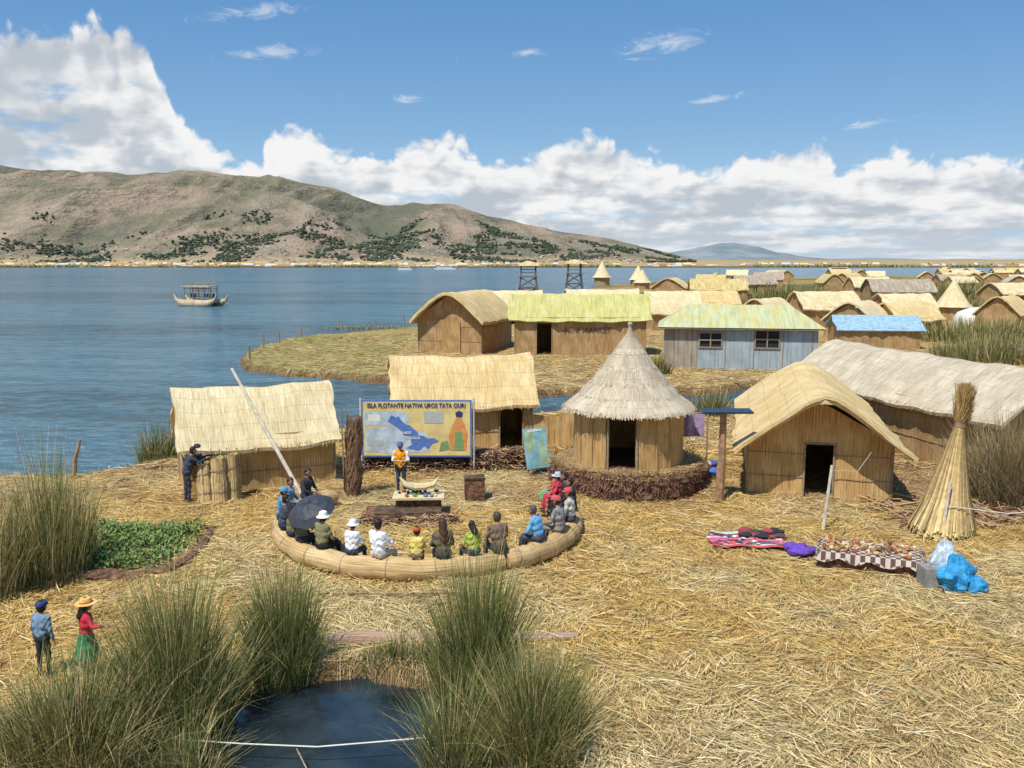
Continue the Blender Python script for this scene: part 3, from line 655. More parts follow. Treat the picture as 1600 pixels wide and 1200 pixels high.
def hill_trees():
    import bmesh
    bm=bmesh.new(); bmesh.ops.create_icosphere(bm,subdivisions=1,radius=1.); bv=np.array([v.co[:] for v in bm.verts]); bf=np.array([[v.index for v in f.verts] for f in bm.faces]); bm.free()
    Vs=[];Fs=[];Cs=[];o=0; cnt=0
    sel=HV[(HV[:,1]>2450)&(HV[:,1]<3700)&(HV[:,2]>3)&(HV[:,2]<190)&(HV[:,0]/HV[:,1]<.2)&(HV[:,0]/HV[:,1]>-.7)]
    tries=0
    while cnt<5200 and tries<150000:
        tries+=1
        p=sel[random.randrange(len(sel))]; a=p[0]/p[1]
        dn=mn.fractal(Vector((p[0]*.0065,p[1]*.0045,2.)),1,2,4)
        pref=math.exp(-((p[2]-48)/46)**2)*.85+(.3 if -.32<a<-.02 else 0)
        if dn*2.4+pref<.85+random.uniform(-.1,.35): continue
        cnt+=1
        r=random.uniform(2.2,5.2); q=bv*np.array([r*1.3,r,r*random.uniform(.8,1.4)])*(1+rng.uniform(-.35,.35,(len(bv),1)))
        q=q+np.array([p[0]+random.uniform(-14,14),p[1]+random.uniform(-14,14),p[2]+r*.6])
        Vs.append(q);Fs.append(bf+o);o+=len(bv); Cs.append(np.tile(np.array([[.05,.066,.042]])*random.uniform(.7,1.7),(len(bv),1)))
    npmesh('hillside_trees',np.concatenate(Vs),np.concatenate(Fs),attrmat('tree_foliage_far',1.,sc=.3),np.concatenate(Cs))
    mb=MB(); wh=plain('plaster_far',(.6,.55,.48),.9,.15,.1); rt=plain('tin_roof_far',(.5,.47,.45),.6,.2,.1); br=plain('adobe_far',(.38,.25,.17),.9,.2,.1)
    sel=HV[(HV[:,1]>2350)&(HV[:,1]<3050)&(HV[:,2]<60)&(HV[:,0]/HV[:,1]<.15)&(HV[:,0]/HV[:,1]>-.7)]
    for i in range(480):
        p=sel[random.randrange(len(sel))]; x=p[0]+random.uniform(-12,12);y=p[1];z=p[2]-.5
        w=random.uniform(4,10);h=random.uniform(2.5,5)
        mb.box((x,y,z+h/2),(w,6,h),random.choice([wh,br,br]))
        mb.add([(x-w*.55,y-3.5,z+h),(x+w*.55,y-3.5,z+h),(x+w*.55,y,z+h+1.5),(x-w*.55,y,z+h+1.5),(x+w*.55,y+3.5,z+h),(x-w*.55,y+3.5,z+h)],[(0,1,2,3),(3,2,4,5)],random.choice([rt,br,br]))
    mb.build('hillside_village',None,False)
hill_trees()
# ---------------------------------------------------------------- round hut
def round_hut():
    e=empty('round_reed_hut',(3.9,29.3,0),0)
    mb=MB(); n=90; prof=[(2.35,-.1),(2.6,.12),(2.56,.35),(2.6,.55),(2.5,.7),(2.25,.8),(1.2,.8),(.01,.8)]
    mb.lathe(prof,root,n=n,jit=.045); mb.build('root_platform',e)
    k=9000; a=rng.uniform(0,2*np.pi,k); z=rng.uniform(.0,.8,k); L=rng.uniform(.08,.32,k); da=rng.normal(0,.6,k)
    P=np.zeros((k,3,3)); sg=np.sign(rng.uniform(-.3,1,k)); bulge=.10*wav(a*7,z*9)
    for j in range(3):
        t=j/2; aa=a+da*L*t/2.5; rr=2.54+bulge+.13*t*rng.uniform(0,1,k); P[:,j]=np.stack([rr*np.cos(aa),rr*np.sin(aa),np.maximum(z-L*.7*t*sg,.0)],1)
    side=np.stack([-np.sin(a),np.cos(a),np.zeros(k)],1); c=np.array([.20,.105,.065])[None]*rng.uniform(.25,1.9,(k,1))
    ribbons('root_fibres',P,side,np.full((k,3),.022),c,SM,e)
    k=3400; a=rng.uniform(0,2*np.pi,k); r=rng.uniform(1.7,2.6,k); an=rng.uniform(0,6.28,k); L=rng.uniform(.2,.5,k); P=np.zeros((k,2,3))
    for j in range(2):
        P[:,j]=np.stack([r*np.cos(a)+np.cos(an)*L*(j-.5),r*np.sin(a)+np.sin(an)*L*(j-.5),.80+.03*rng.uniform(0,1,k)-.12*np.maximum(0,r-2.35)/.25],1)
    ribbons('platform_straw',P,np.stack([-np.sin(an),np.cos(an),0*an],1),np.full((k,2),.015),np.array([.5,.34,.16])[None]*rng.uniform(.5,1.4,(k,1)),SM,e)
    mb=MB(); rw=1.82; m=60; dc=-math.pi/2-.23; dh=.47/rw
    for i in range(m):
        a0=2*math.pi*i/m;a1=2*math.pi*(i+1)/m; am=(a0+a1)/2; dd=abs((am-dc+math.pi)%(2*math.pi)-math.pi)
        zb=.78 if dd>dh else 2.48
        r0=rw*(1+.006*math.sin(i*2.1)); r1=rw*(1+.006*math.sin((i+1)%m*2.1))
        mb.add([(r0*math.cos(a0),r0*math.sin(a0),zb),(r1*math.cos(a1),r1*math.sin(a1),zb),(r1*math.cos(a1),r1*math.sin(a1),2.75),(r0*math.cos(a0),r0*math.sin(a0),2.75)],[(0,1,2,3)],WALL,[[(a0*rw,zb),(a1*rw,zb),(a1*rw,2.75),(a0*rw,2.75)]])
    mb.build('round_wall',e,False)
    mb=MB()
    for s in(-1,1):
        a=dc+s*dh; mb.tube([(rw*math.cos(a),rw*math.sin(a)-.03,.75),(rw*math.cos(a),rw*math.sin(a)-.03,2.5)],.04,WOOD,6)
    for s in (-2.2,-3.4,2.4,3.5):
        a=dc+s*dh; mb.tube([(1.02*rw*math.cos(a),1.02*rw*math.sin(a),.75),(1.02*rw*math.cos(a),1.02*rw*math.sin(a),2.6)],.02,WALL,5)
    mb.build('door_frame',e)
    mb=MB(); prof=[]
    tiers=5; r0,r1,z0,z1=2.16,.1,2.6,5.0
    for i in range(tiers):
        ta=i/tiers;tb=(i+1)/tiers; f=lambda t:(r0+(r1-r0)*t**.88, z0+(z1-z0)*(t**1.15))
        ra,za=f(ta); rb,zb=f(tb); prof+=[(ra+.05,za-.03),(ra*.6+rb*.4+.04,za*.6+zb*.4+.03),(rb+.0,zb+.05)]
    prof=[(1.7,2.66),(2.06,2.52)]+prof+[(.1,5.1),(.05,5.25),(.09,5.35),(.02,5.42)]
    mb.lathe(prof,TH_GREY,n=48,jit=.025); mb.build('conical_thatch',e)
    k=4200; P=np.zeros((k,3,3)); a=rng.uniform(0,2*np.pi,k); ti=rng.integers(0,5,k)/5.; rr=r0+(r1-r0)*ti**.88+.04; zz=z0+(z1-z0)*ti**1.15
    l=rng.uniform(.08,.24,k)
    for j in range(3):
        t=j/2; P[:,j]=np.stack([(rr-.05+l*.6*t)*np.cos(a),(rr-.05+l*.6*t)*np.sin(a),zz+.09-l*.8*t],1)
    ribbons('thatch_fringe',P,np.stack([-np.sin(a),np.cos(a),0*a],1),np.full((k,3),.018),np.array([.6,.5,.35])[None]*rng.uniform(.5,1.25,(k,1)),SM,e)
round_hut()
# ---------------------------------------------------------------- bench ring
CX,CY,RR=-2.3,24.0,4.0
def arc(t0,t1,n,r=RR,z=.24): return [(CX+r*math.sin(R(t0+(t1-t0)*i/n)),CY-r*math.cos(R(t0+(t1-t0)*i/n)),z+.015*math.sin(i*1.1)) for i in range(n+1)]
LOGM=thatch('reed_log',(.62,.43,.20),(.68,.52,.28),(.32,.19,.09),42,.7,0)
LOGP=thatch('reed_log_old',(.50,.33,.23),(.54,.38,.27),(.28,.16,.12),30,.6,0)
def bench():
    e=empty('reed_bench')
    for nm,a,b in (('log_long',-128,31),('log_short',32.5,112)):
        mb=MB(); n=40; pts=arc(a,b,n); rad=[.27*(1+.06*math.sin(i*1.9)) for i in range(n+1)]; rad[0]=.2;rad[-1]=.22
        mb.tube(pts,rad,LOGM,14,1.,.045); mb.build(nm,e)
        mb=MB()
        for i in range(2,n,4):
            p=Vector(pts[i]);q=Vector(pts[i+1]); d=(q-p).normalized()*.012; mb.tube([p-d,p+d],rad[i]+.006,WOOD,14,cap=False)
        mb.build('lashing',e)
bench()
mb=MB(); mb.tube([(-3.9,16.6,.0),(-3,16.62,.03),(-2.,16.7,.0),(-1,16.62,.02),(0,16.6,.0),(1.3,16.8,.0)],[.12,.18,.14,.19,.17,.1],LOGP,12,.9,.12); mb.build('reed_log_kerb')
mb=MB(); mb.tube([(-5.6,19.3,.0),(-4.5,19.05,.03),(-3.,18.9,.02),(-1.4,18.95,.03),(0,19.0,.0)],[.03,.07,.06,.08,.03],root,8,.6,.3); mb.build('reed_edge_roll')
mb=MB(); PV=plain('white_cane',(.7,.68,.58),.6,.1); mb.tube([(-5.4,12.9,.05),(-4.2,12.84,.0),(-3.,12.75,.0),(-2,12.87,.02),(-.9,12.95,.08)],.012,PV,6); mb.tube([(-1.3,12.9,.06),(-1.2,13.9,.1)],.012,PV,6); mb.tube([(-1.4,13.0,.06),(-1.0,12.1,.1)],.010,PV,6); mb.tube([(-3.3,12.7,0),(-3.,12.2,-.1)],.012,WOOD,6); mb.build('cane_rails')
# ---------------------------------------------------------------- sign board
def sign():
    e=empty('painted_map_sign',(-3.37,30.9,.5),0); W,H=3.9,2.05
    mb=MB(); ye_=plain('sign_yellow',(.66,.53,.22),.6,.15,2.); bl=plain('sign_blue',(.09,.18,.46),.6,.12); dk=plain('sign_text_blue',(.03,.04,.16),.6,.05)
    lb=plain('sign_light',(.44,.53,.60),.6,.22,3.); gy=plain('sign_grey',(.42,.44,.42),.6,.1); og=plain('sign_orange',(.62,.27,.09),.6,.15); gn=plain('sign_green',(.18,.3,.12),.6,.1); wh=plain('sign_white',(.74,.72,.64),.6,.05)
    mb.box((0,0,H/2),(W,.05,H),bl); mb.box((0,-.03,H/2),(W-.12,.02,H-.12),ye_)
    mb.build('board',e,False)
    def poly(pts,mat,y,nm):
        mb=MB(); vs=[(p[0]*W-W/2,y,p[1]*H) for p in pts]; mb.add(vs,[tuple(range(len(vs)))],mat); mb.build(nm,e,False)
    poly([(.03,.10),(.30,.06),(.62,.10),(.60,.42),(.30,.55),(.03,.50)],lb,-.045,'lower_panel')
    poly([(.03,.80),(.40,.80),(.44,.62),(.30,.56),(.03,.55)],lb,-.0455,'upper_panel')
    poly([(.27,.74),(.31,.70),(.34,.72),(.37,.63),(.40,.58),(.44,.56),(.47,.50),(.50,.46),(.52,.38),(.56,.38),(.60,.33),(.66,.34),(.70,.28),(.64,.24),(.60,.14),(.56,.21),(.53,.20),(.45,.24),(.44,.36),(.39,.38),(.36,.46),(.30,.56),(.24,.62)],bl,-.05,'lake_shape')
    poly([(.40,.16),(.52,.12),(.58,.22),(.50,.27)],bl,-.052,'small_lake_shape')
    poly([(.57,.60),(.74,.60),(.74,.80),(.57,.80)],gy,-.05,'photo_panel'); poly([(.06,.63),(.17,.63),(.17,.75),(.06,.75)],wh,-.05,'note_panel')
    poly([(.05,.2),(.2,.2),(.2,.3),(.05,.3)],gy,-.05,'legend_panel')
    poly([(.80,.12),(.95,.12),(.96,.42),(.93,.60),(.90,.70),(.86,.70),(.83,.58),(.79,.38)],og,-.05,'figure_robe'); poly([(.84,.12),(.93,.12),(.91,.45),(.85,.45)],gn,-.054,'figure_skirt')
    poly([(.86,.70),(.91,.70),(.92,.78),(.885,.82),(.85,.78)],dk,-.05,'figure_hair'); poly([(.70,.1),(.80,.14),(.78,.3),(.72,.26)],gn,-.05,'reeds_shape')
    text('ISLA FLOTANTE NATIVA UROS TATA OURI',.2,dk,e,(0,-.06,H-.26),(R(90),0,0)).scale=(.9,1.1,1)
    text('LAGO',.12,wh,e,(-.35,-.06,.85),(R(90),0,0)); text('TITICACA',.12,wh,e,(-.15,-.06,.66),(R(90),0,0))
    mb=MB()
    for x in(-W/2+.03,W/2-.03): mb.box((x,.05,.55),(.06,.05,2.2),WOOD)
    for x in(-W/2-.04,W/2+.06): mb.tube([(x,.08,-.5),(x,.08,H+.05)],.04,plain('pale_pole',(.6,.57,.5),.7,.1),6)
    mb.build('posts',e)
sign()
def rootbank(name,x0,x1,yc,hw,h,n,dark=1.):
    x=rng.uniform(x0,x1,n); v=rng.normal(0,.45,n); y=yc+v*hw; z=h*np.exp(-v*v)*(1+.3*wav(x*2,x))*rng.uniform(.2,1,n)
    a=rng.uniform(0,6.28,n); L=rng.uniform(.12,.4,n); P=np.zeros((n,3,3))
    for k in range(3):
        t=k/2-.5; P[:,k]=np.stack([x+np.cos(a)*L*t,y+np.sin(a)*L*t,z+rng.normal(0,.05,n)*abs(t)+.02],1)
    c=np.array([.26,.14,.085])[None]*rng.uniform(.3,1.8,(n,1))*dark; c[rng.uniform(0,1,n)<.18]=np.array([.6,.43,.21])
    ribbons(name,P,np.stack([-np.sin(a),np.cos(a),rng.uniform(-.6,.6,n)],1),np.full((n,3),.028),c,SM)
mb=MB(); mb.tube([(-5.3,31.7,.1),(-4.4,31.6,.22),(-3.6,31.65,.2),(-3,31.6,.28),(-2,31.7,.2),(-1,31.7,.26),(-.2,31.8,.2),(.6,32.2,.1)],[.2,.38,.32,.42,.36,.42,.33,.15],root,12,.9,.22); mb.build('root_bank')
rootbank('root_litter',-5.5,.7,31.5,.75,.62,5200,.85)
rootbank('root_litter',.6,6.8,31.8,.8,.3,1800)
rootbank('root_litter',-5.6,-1.2,33.2,.6,.4,1600)
def fence():
    e=empty('reed_fence',(1.6,34.6,0)); mb=MB(); wall(mb,(-1.2,0),(1.1,0),lambda u:1.35+.05*math.sin(u*4),WALL,None,.12,.03); wall(mb,(1.1,.08),(-1.2,.08),lambda u:1.35+.05*math.sin(u*4),WALL,None,.12,.03); mb.build('reed_panel',e,False)
fence()
def easel():
    e=empty('map_easel',(.85,30.3,0),.55); T=Matrix.Rotation(R(-14),3,'X')
    mb=MB(); mb.box((0,0,.95),(.95,.03,1.4),plain('map_blue',(.24,.48,.54),.6,.25,2.),tilt=T); mb.build('map_board',e,False)
    mb=MB(); gl=plain('map_green',(.36,.50,.32),.6,.3,3.); wl=plain('map_white',(.7,.72,.7),.6,.1)
    for pts,mt,o in (([(-.42,.62),(-.1,.66),(-.02,.2),(-.2,-.1),(-.42,-.2)],gl,.02),([(.05,.1),(.3,.3),(.42,.0),(.42,-.6),(.1,-.62)],gl,.02),([(-.3,.58),(.3,.58),(.3,.66),(-.3,.66)],wl,.024)):
        vs=[tuple(Vector((0,0,.95))+T@Vector((p[0],-o,p[1]))) for p in pts]; mb.add(vs,[tuple(range(len(vs)))],mt)
    mb.build('map_print',e,False); mb=MB()
    for x in(-.4,.4): mb.tube([(x,-.16,0),(x*.9,.2,1.65)],.02,WOOD,6)
    mb.tube([(0,.6,0),(0,.2,1.6)],.02,WOOD,6); mb.build('legs',e)
easel()
def pillar():
    e=empty('bound_reed_pillar',(-5.0,27.4,0)); mb=MB(); mb.tube([(-.05,0,0),(-.02,0,.5),(-.08,.05,1.1),(0,0,1.5),(.05,0,2.0),(.15,-.05,2.35),(.25,-.1,2.6)],[.22,.19,.21,.15,.19,.1,.03],root,12,1,.18); mb.build('core',e)
    n=1500; a=rng.uniform(0,6.28,n); z=rng.uniform(0,2.3,n); r=.2+.03*np.sin(z*5); P=np.zeros((n,3,3)); L=rng.uniform(.15,.45,n)
    for j in range(3):
        t=j/2; zz=z+L*t; P[:,j]=np.stack([(r+.07*t)*np.cos(a+.3*t)+.05*zz-.06,(r+.07*t)*np.sin(a+.3*t),zz],1)
    ribbons('reed_stems',P,np.stack([-np.sin(a),np.cos(a),0*a],1),np.full((n,3),.022),np.array([.26,.16,.09])[None]*rng.uniform(.4,1.9,(n,1)),SM,e)
pillar()
def bundles():
    e=empty('stacked_reed_bundles',(-9.15,27.0,0),.35)
    for i,(x,y,h,r,ln) in enumerate(((-.42,-.1,1.15,.25,.18),(.02,-.2,1.3,.27,.14),(.42,.0,1.35,.25,.08))):
        n=420; a=rng.uniform(0,6.28,n); rr=r*np.sqrt(rng.uniform(.5,1,n)); P=np.zeros((n,5,3)); nz=rng.uniform(.9,1.04,n)
        for j in range(5):
            t=j/4; k=(1.05,.98,1.1,.9,1.0)[j]; P[:,j]=np.stack([x+rr*k*np.cos(a),y+rr*k*np.sin(a)+ln*t*1.6,h*t*nz+.02],1)
        ribbons('reed_stems',P,np.stack([-np.sin(a),np.cos(a),0*a],1),np.full((n,5),.03),np.array([.62,.45,.21])[None]*rng.uniform(.5,1.15,(n,1)),SM,e)
        mb=MB(); mb.tube([(x,y,0),(x,y+ln*.8,h*.5),(x,y+ln*1.6,h*.97)],[r*.85,r*.9,r*.8],LOGM,12)
        for t in(.25,.75): mb.tube([(x,y+ln*1.6*t,h*t-.03),(x,y+ln*1.6*t,h*t+.03)],r*1.04,WOOD,12,cap=False)
        mb.build('core_and_ties',e)
bundles()
mb=MB(); mb.tube([(-6.6,27.3,0),(-7.8,27.9,1.9),(-9.1,28.6,3.95)],[.07,.06,.045],plain('bleached_pole',(.6,.53,.42),.7,.2),8); mb.build('wooden_pole')
mb=MB(); mb.tube([(-5.6,28.9,0),(-5.65,28.9,2.6)],.025,WOOD,6); mb.build('thin_stake')
def table():
    e=empty('demonstration_table',(-2.75,25.5,0),.05); mb=MB()
    mb.box((0,0,.28),(1.3,.7,.5),root); mb.box((0,0,.55),(1.5,.9,.06),TH_PALE); mb.build('reed_block_table',e,False)
    mb=MB(); col=[cloth(c) for c in((.5,.1,.05),(.1,.2,.4),(.6,.5,.2),(.1,.3,.15),(.5,.45,.38),(.05,.05,.05))]
    for i in range(26): x,y=random.uniform(-.6,.6),random.uniform(-.35,.35); mb.ball((x,y,.62),random.uniform(.03,.09),random.choice(col),7,5,(1,1,.7),.2)
    mb.build('samples',e)
    mb=MB()
    for s in(-.09,.09): mb.tube([(-.55,s*.3,1.1),(-.4,s,.9),(-.1,s,.82),(.2,s,.82),(.45,s,.9),(.6,s*.3,1.1)],[.02,.06,.09,.09,.06,.02],TH_PALE,8)
    mb.tube([(0,0,.6),(0,0,.85)],.03,WOOD,6); mb.build('model_reed_boat',e)
table()
mb=MB(); mb.box((-3.15,25.1,.12),(2.2,1.1,.2),root,.1); mb.box((-3.0,25.0,.24),(1.9,.8,.06),soil,.08); mb.build('root_slab',smooth=False)
rootbank('root_litter',-4.3,-1.6,24.6,.5,.2,1300)
mb=MB(); mb.box((-1.18,27.2,.33),(.62,.5,.66),root,.1); mb.box((-1.18,27.2,.68),(.66,.54,.05),soil,.1); mb.build('cut_root_block',smooth=False)
mb=MB(); mb.tube([(6.45,26.9,0),(6.5,26.9,1.2),(6.5,26.9,2.8)],[.16,.13,.1],plain('root_wood',(.33,.2,.11),.9,.35),7,1,.08); mb.box((6.55,26.75,2.86),(1.55,.55,.05),plain('solar_cells',(.02,.03,.05),.25,.1),tilt=Matrix.Rotation(R(4),3,'X')); mb.build('solar_panel_post',smooth=False)
for x,y,h in((8.6,23.75,1.85),(11.45,22.9,1.6)):
    mb=MB(); mb.tube([(x,y,0),(x+.08,y,h*.5),(x+.18,y+.05,h)],[.05,.045,.04],plain('bleached_pole',(0,0,0)),7); mb.build('clothes_line_post')
mb=MB(); mb.tube([(11.6,22.9,.95),(13.2,22.9,.75),(15.5,23,.9)],.012,PV,5); mb.build('rope')
mb=MB(); mb.tube([(8.75,23.8,1.7),(9.9,24.8,1.45),(11.2,26.8,1.75)],.006,PV,5); mb.build('rope')
mb=MB(); mb.tube([(-15.2,30.0,-.3),(-15.1,30,.6),(-14.9,30.05,1.3)],[.09,.08,.05],WOOD,7); mb.build('mooring_post')
mb=MB(); mb.tube([(13.9,23.1,0),(13.95,23.1,1.0)],.12,LOGP,9); mb.build('reed_stump')
def sheaf():
    e=empty('reed_sheaf',(11.75,23.5,0)); n=2400; a=rng.uniform(0,2*np.pi,n); r=np.sqrt(rng.uniform(.15,1,n)); K=5; P=np.zeros((n,K,3))
    ctl=[(1.05,0.),(.68,1.1),(.36,2.2),(.14,3.05),(.26,3.95)]; nz=rng.uniform(.80,1.06,n); a2=a+rng.normal(0,.8,n); sp_=rng.uniform(.3,1.6,n)
    for k,(rr,z) in enumerate(ctl):
        zz=np.full(n,z)
        if k==4: zz=zz*nz
        if k==0: zz=zz+rng.uniform(0,.3,n)
        aa=a2 if k==4 else a; q=rr*r*(sp_ if k==4 else 1)
        P[:,k,0]=q*np.cos(aa)*.85+.10*z; P[:,k,1]=q*np.sin(aa)*.75; P[:,k,2]=zz
    c=np.array([.74,.56,.26])[None]*rng.uniform(.45,1.18,(n,1)); ct=c.copy()*np.array([.6,.5,.42])
    ribbons('reed_stems',P,np.stack([-np.sin(a),np.cos(a),0*a],1),np.array([.05,.045,.035,.022,.010])[None]*rng.uniform(.6,1.3,(n,1)),c,SM,e,ct)
    mb=MB(); mb.lathe([(.88,.02),(.56,1.1),(.3,2.2),(.1,3.0)],LOGM,n=16,sq=(.85,.7),jit=.06,M=Matrix(((1,0,.10),(0,1,0),(0,0,1)))); mb.tube([(.30,0,2.98),(.31,0,3.1)],.14,WOOD,12,cap=False); mb.build('core',e)
sheaf()
def market():
    m,nt,b=newmat('checked_cloth'); uv=N(nt,'ShaderNodeTexCoord').outputs['UV']; ck=N(nt,'ShaderNodeTexChecker'); nt.links.new(uv,ck.inputs[0]); ck.inputs['Scale'].default_value=9.
    ck.inputs[1].default_value=(.5,.42,.34,1); ck.inputs[2].default_value=(.10,.055,.05,1); nt.links.new(ck.outputs[0],b.inputs['Base Color']); b.inputs['Roughness'].default_value=.9
    e=empty('souvenir_stall',(8.75,20.9,0),-.38); mb=MB()
    mb.box((0,0,.2),(2.3,1.15,.4),root)
    vs=[];fs=[];nx,ny=24,14
    for j in range(ny+1):
        for i in range(nx+1):
            x=-1.25+2.5*i/nx;y=-.68+1.36*j/ny; ed=max(abs(x)-1.15,abs(y)-.58,0); vs.append((x+.02*math.sin(j*2.),y+.02*math.sin(i*1.7),.43-ed*(1.8+.6*math.sin(i*.9+j))+.012*math.sin(i*1.3)*math.cos(j*1.1)))
    for j in range(ny):
        for i in range(nx): a=j*(nx+1)+i; fs.append((a,a+1,a+nx+2,a+nx+1))
    mb.add(vs,fs,m,lambda a:(vs[a][0],vs[a][1])); mb.build('table_with_checked_cloth',e)
    mb=MB(); cols=[cloth(c) for c in((.45,.22,.10),(.52,.4,.2),(.35,.12,.06),(.6,.52,.38),(.2,.1,.06),(.5,.3,.1))]
    for i in range(150):
        x,y=random.uniform(-1.05,1.1),random.uniform(-.5,.5); s=random.uniform(.025,.07); c=random.choice(cols)
        if i%3: mb.ball((x,y,.45+s*.7),s,c,7,5,(1,.8,random.uniform(.6,1.3)),.15)
        else:
            an=random.uniform(0,3.1); dx,dy=math.cos(an)*s*2.2,math.sin(an)*s*2.2; mb.tube([(x-dx,y-dy,.52),(x,y,.47),(x+dx,y+dy,.52)],[.01,s*.5,.01],c,6)
    mb.build('souvenirs',e)
    e=empty('souvenir_blanket',(6.25,22.7,0),-.15); mb=MB(); stripes=[cloth(c) for c in((.55,.08,.10),(.6,.55,.5),(.08,.07,.09),(.5,.1,.2),(.6,.55,.5),(.35,.05,.08),(.07,.06,.07),(.55,.5,.45))]
    for i,c in enumerate(stripes):
        y0=-.65+i*.16
        vs=[];nx=14
        for k in range(nx+1):
            x=-1.0+1.95*k/nx
            for q in(0,1): y=y0+.16*q; vs.append((x+.08*math.sin(i+q),y+.03*math.sin(x*3),.10+.025*math.sin(x*7+y*5)+.02*math.cos(y*11)))
        mb.add(vs,[(2*k,2*k+2,2*k+3,2*k+1) for k in range(nx)],c)
    mb.build('striped_blanket',e)
    mb=MB()
    for i in range(16): mb.ball((random.uniform(-.1,.9),random.uniform(.1,.65),.17),random.uniform(.08,.17),cloth(random.choice([(.03,.03,.035),(.06,.05,.05),(.3,.05,.06),(.1,.06,.05)])),9,6,(1.2,.9,.5),.2)
    for i in range(30): mb.ball((random.uniform(-.95,.3),random.uniform(-.55,.4),.14),random.uniform(.03,.07),cloth(random.choice([(.6,.1,.15),(.6,.6,.6),(.1,.1,.2),(.4,.05,.1)])),7,5,(1.3,.9,.5),.2)
    mb.build('folded_textiles',e)
    e=empty('purple_cloth',(7.35,21.7,0)); mb=MB()
    for i in range(10): mb.ball((random.uniform(-.25,.3),random.uniform(-.3,.35),.1+random.uniform(0,.08)),random.uniform(.12,.22),cloth((.13,.06,.38)),11,7,(1.2,.9,.6),.18)
    mb.build('crumpled_cloth',e)
    e=empty('plastic_bags',(9.95,19.35,0)); pb=plain('blue_plastic',(.03,.28,.56),.35,.35,6.,.06,bs=1.); pw=plain('clear_plastic',(.50,.60,.68),.3,.3,6.,.06,bs=1.)
    def bag(mb,c,rx,h,mat,seed):
        vs=[];n=28;k=14
        for i in range(k):
            t=i/(k-1); rr=rx*(math.sin(math.pi*(.18+.72*t))**.8)*(1.15-.45*t)
            for j in range(n):
                th=2*math.pi*j/n; w_=mn.noise(Vector((math.cos(th)*2.2,math.sin(th)*2.2,t*3+seed)))*.4+mn.noise(Vector((math.cos(th)*6,math.sin(th)*6,t*6+seed)))*.32
                vs.append((c[0]+rr*(1+w_)*math.cos(th),c[1]+rr*(1+w_)*math.sin(th)*.85,c[2]+h*t*(1+.12*w_)))
        mb.add(vs,[(i*n+j,i*n+(j+1)%n,(i+1)*n+(j+1)%n,(i+1)*n+j) for i in range(k-1) for j in range(n)]+[tuple((k-1)*n+j for j in range(n))],mat)
    mb=MB(); bag(mb,(.1,0,0),.42,.8,pb,1.); bag(mb,(.48,-.2,0),.26,.38,pb,5.); bag(mb,(-.02,.3,.0),.34,1.05,pw,9.)
    mb.build('bag_bodies',e); mb=MB(); mb.box((-.42,.2,.24),(.3,.45,.48),plain('grey_crate',(.24,.23,.22),.8,.2)); mb.build('crate',e,False)
    e=empty('textile_display',(6.3,29.9,0)); mb=MB()
    for i in range(26): mb.ball((random.uniform(-.9,.7),random.uniform(-.5,.5),.15+random.uniform(0,.35)),random.uniform(.12,.26),cloth(random.choice([(.03,.15,.5),(.02,.3,.5),(.5,.06,.06),(.05,.05,.08),(.5,.4,.3),(.05,.1,.35)])),9,6,(1.3,.9,.6),.2)
    mb.build('piled_cloths',e); mb=MB(); vs=[]
    for i in range(9):
        for j in range(6): vs.append((-.45+.11*i,.06*math.sin(i*1.5),1.55-j*.16))
    mb.add(vs,[(i*6+j,i*6+6+j,i*6+7+j,i*6+1+j) for i in range(8) for j in range(5)],cloth((.36,.26,.40)))
    ob=mb.build('hanging_shawl',e); ob.location=(-.1,.2,.65)
    mb=MB(); mb.tube([(-.55,.25,0),(-.55,.25,2.3)],.03,WOOD,6); mb.tube([(.45,.25,0),(.45,.25,2.3)],.03,WOOD,6); mb.tube([(-.55,.25,2.22),(.45,.25,2.22)],.015,WOOD,5); mb.build('hanging_frame',e)
market()
mb=MB()
for i in range(260):
    x,y=random.uniform(10.8,15.5),random.uniform(24.2,26.6)
    an=random.uniform(0,3.14); l=random.uniform(.3,.7); z=gh(x,y)+random.uniform(.02,.22); mb.tube([(x-math.cos(an)*l,y-math.sin(an)*l,z),(x+math.cos(an)*l,y+math.sin(an)*l,z+random.uniform(-.1,.15))],random.uniform(.012,.03),random.choice([root,LOGP,WALL]),5)
mb.build('dry_reed_debris')
mb=MB()
for x,y in((-20.8,74),(-21,80),(-20.6,86),(-17.5,91),(-14.5,95),(-12,99),(-19.6,66)): mb.tube([(x,y,-.2),(x+random.uniform(-.2,.2),y,random.uniform(.9,1.5))],.08,WOOD,6)
mb.build('fence_stakes')
# ---------------------------------------------------------------- boats / towers
def totora(mb,x0,x1,y,w,z,mat,up=1.4):
    L=x1-x0; mb.tube([(x0-.05*L,y,z+up),(x0,y,z+up*.45),(x0+.15*L,y,z+.1),(x0+.5*L,y,z),(x1-.15*L,y,z+.1),(x1,y,z+up*.45),(x1+.05*L,y,z+up)],[w*.12,w*.35,w*.9,w,w*.9,w*.35,w*.12],mat,12)
e=empty('reed_boat',(-54.5,156,-.36),-.35); mb=MB()
BM=thatch('boat_reed',(.55,.44,.3),(.62,.52,.36),(.3,.2,.13),12,.5,.9)
totora(mb,-4.2,4.0,-1.4,.75,.35,BM,1.7); totora(mb,-4.0,4.2,1.4,.75,.35,BM,1.5); mb.box((0,0,.75),(6.6,2.4,.2),BM); mb.build('twin_hulls',e)
mb=MB()
for x in(-2.6,-1.3,0,1.3,2.6):
    for y in(-1.1,1.1): mb.tube([(x,y,.8),(x,y,3.3)],.07,WOOD,6)
for z in(1.5,2.6,3.0):
    for y in(-1.1,1.1): mb.tube([(-2.7,y,z),(2.7,y,z)],.05,WOOD,6)
mb.box((0,0,3.4),(6.0,2.8,.14),BM); 
